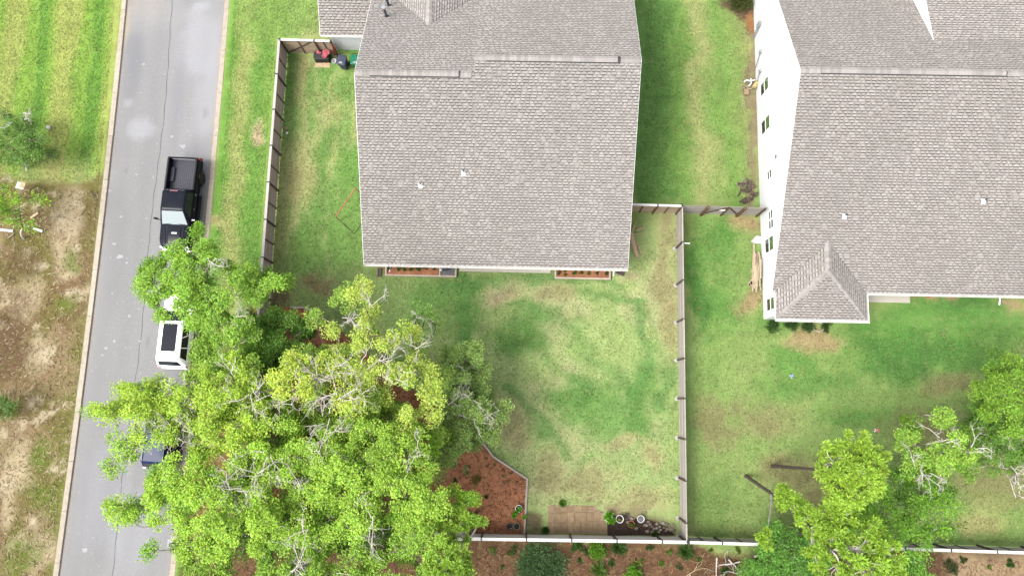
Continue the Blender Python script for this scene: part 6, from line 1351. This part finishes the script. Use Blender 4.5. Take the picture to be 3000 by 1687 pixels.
# lumber pile along house two
wz = lambda u, v, h: px(2080 + u / 2.734, 450 + v / 2.734, h)
rl = random.Random(5)
for k in range(26):
    u0, v0 = rl.uniform(345, 408), rl.uniform(775, 905); u1, v1 = u0 + rl.uniform(-28, 36), v0 + rl.uniform(130, 230); u1 = min(max(u1, 338), 409); v1 = min(v1, 1110)
    a, b = wz(u0, v0, .06 + k * .015), wz(u1, v1, .06 + k * .014); mb = MB(); mb.bar(a, b, .085, .045); o = mb.build('lumber_board', M['lumber']); tag(o, 'pale board in the loose lumber pile along the white wall', 'board', 'boards of the lumber pile')
a, b = wz(352, 722, .05), wz(350, 840, .05); mb = MB(); mb.bar(a, b, .12, .05); o = mb.build('lumber_board', M['lumber']); tag(o, 'single tan board sticking up above the lumber pile', 'board')
for k in range(7):
    c = wz(rl.uniform(310, 345), rl.uniform(940, 1060), .05); mb = MB(); mb.box((c[0], c[1], .04), (.1, rl.uniform(.2, .45), .06), rl.uniform(-.5, .5)); o = mb.build('lumber_offcut', M['lumber']); tag(o, 'short lumber offcut at the outer side of the pile', 'board', 'offcuts beside the lumber pile')
mb = MB(); c = wz(380, 688, .15); rings = [[(c[0] + x * sx, c[1] + y * sx, z + .04 * math.sin(x * 9)) for x, y in ((-.42, -.12), (-.1, -.26), (.38, -.28), (.34, -.02), (.40, .2), (.0, .30), (-.2, .14))] for sx, z in ((1, .02), (.95, .16), (.6, .24))]; mb.loft(rings); o = mb.build('white_sheet', M['paper']); tag(o, 'crumpled white sheet above the lumber pile at the wall', 'sheet')
# firewood heap
for k in range(22):
    u, v = rl.uniform(235, 385), rl.uniform(215, 405); u = min(u, 300 + (v - 200) * .5) if v < 320 else u; a = rl.uniform(-.7, .7) + (0 if rl.random() < .7 else 1.4); c = wz(u, v, .08); L_ = rl.uniform(.25, .6); R_1 = rl.uniform(.05, .09); z = rl.uniform(.06, .22)
    d = np.array([math.cos(a), math.sin(a), rl.uniform(-.1, .1)]) * L_ / 2; mb = MB(); mb.tube([c + d * -1 + [0, 0, z - .08], c + d + [0, 0, z - .08]], R_1, 6); o = mb.build('firewood_log', M['firewood']); tag(o, 'split log in the firewood heap by the white wall', 'log', 'logs of the firewood heap')
for k, (u, v) in enumerate(((280, 220), (238, 250))):
    c = wz(u, v, .1); mb = MB(); pts = [(c[0] + .17 * math.cos(t), c[1] + .14 * math.sin(t), .12) for t in np.linspace(0, 5.6, 12)]; mb.tube(pts, .04, 6); o = mb.build('bent_branch', M['rock']); tag(o, ['pale curled branch at the top of the firewood heap', 'pale curled branch at the left of the firewood heap'][k], 'branch')
# hose coil, hoses and canister near the wall
mb = MB(); c = px(2398, 957, .1); pts = []
for t in np.linspace(0, 6.283 * 3.2, 64): pts.append((c[0] + (.36 + .05 * math.sin(t * 1.7)) * math.cos(t), c[1] + (.30 + .05 * math.cos(t * 2.3)) * math.sin(t), .05 + .012 * t / 6.28 + .02 * math.sin(t * 3)))
mb.tube(pts, .028, 5); o = mb.build('garden_hose', M['hose'], smooth=True); tag(o, 'coiled beige garden hose below the hipped corner', 'hose')
hz = lambda u, v, h: px(2100 + u / 4.83, u * 0 + v / 4.83, h)
mb = MB(); a, b = hz(520, 1245, .3), hz(585, 1160, .35); mb.tube([a, a + (b - a) * .08, a + (b - a) * .92, b], [.12, .17, .17, .1], 14); o = mb.build('canister', M['yellow_can'], smooth=True); tag(o, 'pale yellow canister lying against the white wall', 'canister')
mb = MB(); mb.tube([hz(*p) for p in ((385, 1165, .1), (420, 1135, .2), (470, 1150, .25), (540, 1135, .2))], .055, 7); mb.tube([hz(*p) for p in ((480, 1115, .2), (490, 1180, .25), (450, 1225, .1))], .05, 7); o = mb.build('white_pipes', M['ball_white'], smooth=True); tag(o, 'bent white pipes lying beside the yellow canister', 'pipe')
mb = MB(); mb.tube([hz(*p) for p in ((520, 1230, .3), (490, 1265, .15), (445, 1260, .06), (425, 1225, .06), (445, 1205, .06))], .03, 6); o = mb.build('hose_piece', M['hose'], smooth=True); tag(o, 'short curved hose beside the yellow canister', 'hose')
mb = MB(); c = hz(422, 1300, .2); mb.loft([[(c[0] + p[0], c[1] + p[1], z) for p in rrect(-.17, .17, -.2, .2, .06, 0, 3)] for z in (.0, .2)]); o = mb.build('tan_cover', M['tan_block']); tag(o, 'tan square utility cover on the grass near the white wall', 'cover')
# fallen dead palm like trunk right of house one
fz = lambda u, v, h: px(1800 + u / 4.262, 560 + v / 4.262, h)
r = empty('fallen_tree', fz(240, 640, 0)); tag(r, 'flaking tan dead trunk with forked limbs lying beside the grey roof', 'dead tree')
mb = MB(); mb.tube([fz(212, 520, .1), fz(225, 600, .12), fz(250, 700, .12), fz(290, 825, .1)], [.12, .17, .16, .12], 9); mb.build('trunk', M['dead_wood'], r, smooth=True)
for pts, r_ in (([(215, 540, .12), (245, 440, .2), (265, 385, .1)], .05), ([(225, 545, .12), (320, 530, .15), (405, 500, .06)], .04), ([(270, 495, .1), (330, 465, .12), (390, 440, .06)], .07), ([(250, 440, .1), (330, 455, .1)], .03), ([(205, 545, .12), (196, 470, .1)], .07)): mb = MB(); mb.tube([fz(*p) for p in pts], [r_, r_ * .85, r_ * .5][:len(pts)], 6); mb.build('limb', M['dead_wood'], r, smooth=True)
mb = MB(); mb.tube([fz(280, 640, .05), fz(345, 790, .05)], [.08, .05], 6); mb.build('bark_slab', M['dead_wood'], r, smooth=True)
# pots
def pot(label, P, R, h, mat, fill='soil', rim=None):
    r = empty('plant_pot', (P[0], P[1], 0)); tag(r, label, 'pot')
    mb = MB(); mb.lathe([(R * .72, 0), (R * .92, h * .85), (R, h * .87), (R, h), (R * .89, h), (R * .86, h * .75), (0, h * .75)], (0, 0, 0), 22); mb.build('pot_body', M[mat], r, world=False, smooth=True)
    mb = MB(); mb.lathe([(R * .83, h * .76), (R * .5, h * .80), (0, h * .82)], (0, 0, 0), 18); mb.build('pot_soil', M[fill], r, world=False); return r
qz = lambda u, v, h=0: px(1580 + u / 6.133, 1460 + v / 6.133, h)
p = qz(1240, 345, .3); pot('white pot overflowing with bright green leaves', p, .25, .34, 'pot_white'); plant('potted_plant', 'bright green leafy plant spilling from the white pot by the pavers', 'plant', (p[0] + .08, p[1], .32), .42, .3, (128, 200, 50), 420, (.12, .2), .35)
p = qz(1445, 365, .3); pot('white rimmed pot with a small yellow sprout', p, .24, .34, 'pot_white'); plant('potted_plant', 'yellow green sprout in the white rimmed pot', 'plant', (p[0], p[1], .3), .16, .2, (172, 190, 64), 40, (.1, .16), .4)
p = qz(1552, 318, .2); pot('small black pot behind the terracotta pot', p, .18, .24, 'pot_dark')
p = qz(1652, 460, .25); pot('terracotta pot with a green plant', p, .22, .28, 'terracotta'); plant('potted_plant', 'green plant in the terracotta pot', 'plant', (p[0], p[1], .26), .24, .2, (112, 140, 58), 110, (.1, .16), .4)
p = qz(1825, 365, .35); pot('white bucket with a grey inside near the rocks', p, .22, .38, 'pot_white', 'gravel')
p = px(1520, 1489, .3); pot('white pot at the edge of the mulch bed', p, .22, .34, 'pot_white', 'soil')
for (u, v, rr_) in ((1503, 1509, .2), (1513, 1500, .14), (1534, 1514, .22), (1521, 1492, .14)): plant('potted_plant', 'trailing bright leaves around the white pot in the mulch bed', 'plant', px(u, v, .4), rr_, .12, (120, 196, 56), 60, (.12, .2), .6, group='trailing leaves at the white pot')
p = px(1493, 1541, .2); pot('dark pot with white tags near the back fence', p, .21, .26, 'pot_dark'); p = px(1514, 1541, .25); pot('grey green glazed pot near the back fence', p, .20, .28, 'pot_grey'); plant('potted_plant', 'dark green plant in the glazed grey green pot', 'plant', (p[0], p[1], .24), .12, .12, (70, 120, 44), 50, (.06, .1), .5)
p = px(1496, 1547, .3); mb = MB(); mb.box((p[0] - .03, p[1], .24), (.05, .01, .1)); mb.box((p[0] + .05, p[1], .24), (.05, .01, .1)); o = mb.build('plant_tag', M['ball_white']); tag(o, 'white plant tags stuck in the dark pot', 'tag')
# rocks by the fence
rk_ = random.Random(9); ROCKS = [(1650, 350), (1665, 370), (1905, 470), (1930, 480), (1955, 410), (1985, 455), (2110, 450), (2200, 420), (2225, 430), (2290, 450), (2240, 520), (2160, 500), (2330, 480), (2400, 470), (2440, 500), (2020, 500), (2060, 540), (2180, 560), (2300, 540), (2360, 550), (2420, 560), (1740, 530), (1940, 590), (2030, 595), (2110, 530), (2270, 580), (1120, 250), (1590, 420), (1900, 240), (2140, 600)]
for k, (u, v) in enumerate(ROCKS):
    p = qz(u, v); s = rk_.uniform(.07, .15) if k > 1 else .14; mb = MB(); n = 7; rings = [[(p[0] + math.cos(t) * s * a * rk_.uniform(.75, 1.25), p[1] + math.sin(t) * s * .8 * a * rk_.uniform(.75, 1.25), z * s) for t in np.linspace(0, 6.283, n + 1)[:-1]] for a, z in ((.9, -.1), (1.0, .35), (.75, .75), (.3, .95))]
    mb.loft(rings); o = mb.build('rock', M['rock']); tag(o, 'pale rock in the rough row of stones by the back fence', 'rock', 'rocks beside the pots')
# black barrow on the gravel end of the planter
bz = lambda u, v, h: px(1100 + u / 9.2, 770 + v / 9.2, h)
p = bz(1890, 115, .5); r = empty('black_grill', (p[0], p[1], 0)); tag(r, 'black kettle grill standing on the gravel under the gutter', 'grill')
mb = MB(); mb.lathe([(0, .45), (.16, .48), (.24, .58), (.25, .66), (.22, .76), (.12, .83), (0, .85)], (0, 0, 0), 18); mb.build('kettle', M['blackmetal'], r, world=False, smooth=True)
for k in range(3): t = 2.1 * k + .4; mb = MB(); mb.tube([(.14 * math.cos(t), .14 * math.sin(t), .5), (.26 * math.cos(t), .26 * math.sin(t), .14)], .015, 6); mb.build('leg', M['blackmetal'], r, world=False)
mb = MB(); mb.tube([(.2, .1, .78), (.32, .06, .8), (.34, -.06, .8), (.22, -.1, .78)], .018, 6); mb.build('handle', M['blackmetal'], r, world=False)
mb = MB(); mb.tube([bz(2000, 130, .4), bz(2090, 180, .2), bz(2140, 140, .15)], .02, 6); o = mb.build('grill_tongs', M['rim_silver']); tag(o, 'metal tool lying on the gravel beside the grill', 'tool')
mb = MB(); p = bz(1770, 195, .2); mb.lathe([(0, .0), (.09, .02), (.1, .12), (.06, .2), (0, .21)], (p[0], p[1], .16), 10); o = mb.build('white_jug', M['ball_white'], smooth=True); tag(o, 'small white jug on the gravel end of the planter', 'jug')
# toys in the right yard
p = px(2319, 1102, .05); mb = MB()
for a, b in ((-.07, .05), (.07, .06), (0, -.06)): mb.lathe([(0, 0), (.07, .03), (.07, .08), (0, .12)], (p[0] + a, p[1] + b, 0), 9)
o = mb.build('toy', M['blue_toy'], smooth=True); tag(o, 'pale blue plastic toy on the grass', 'toy')
p = px(2567, 1260, .05); r = empty('toy', p); tag(r, 'pink and white toy on the grass above the round pine', 'toy'); mb = MB(); mb.lathe([(0, 0), (.12, .03), (.12, .1), (0, .16)], (p[0] + .08, p[1], 0), 10); mb.build('toy_body', M['pink_tape'], r, smooth=True); mb = MB(); mb.tube([(p[0], p[1], .06), (p[0] - .14, p[1] - .08, .03)], .035, 6); mb.tube([(p[0], p[1] + .02, .06), (p[0] - .08, p[1] + .1, .03)], .03, 6); mb.build('toy_limb', M['ball_white'], r)
p = px(2719, 862, .2); mb = MB(); mb.lathe([(.12, .1), (.2, .16), (.22, .3), (.2, .3), (.16, .16), (0, .16)], (p[0], p[1], 0), 14); o = mb.build('red_tub', M['red_toy'], smooth=True); tag(o, 'red tub at the edge of the porch slab of the white house', 'tub')
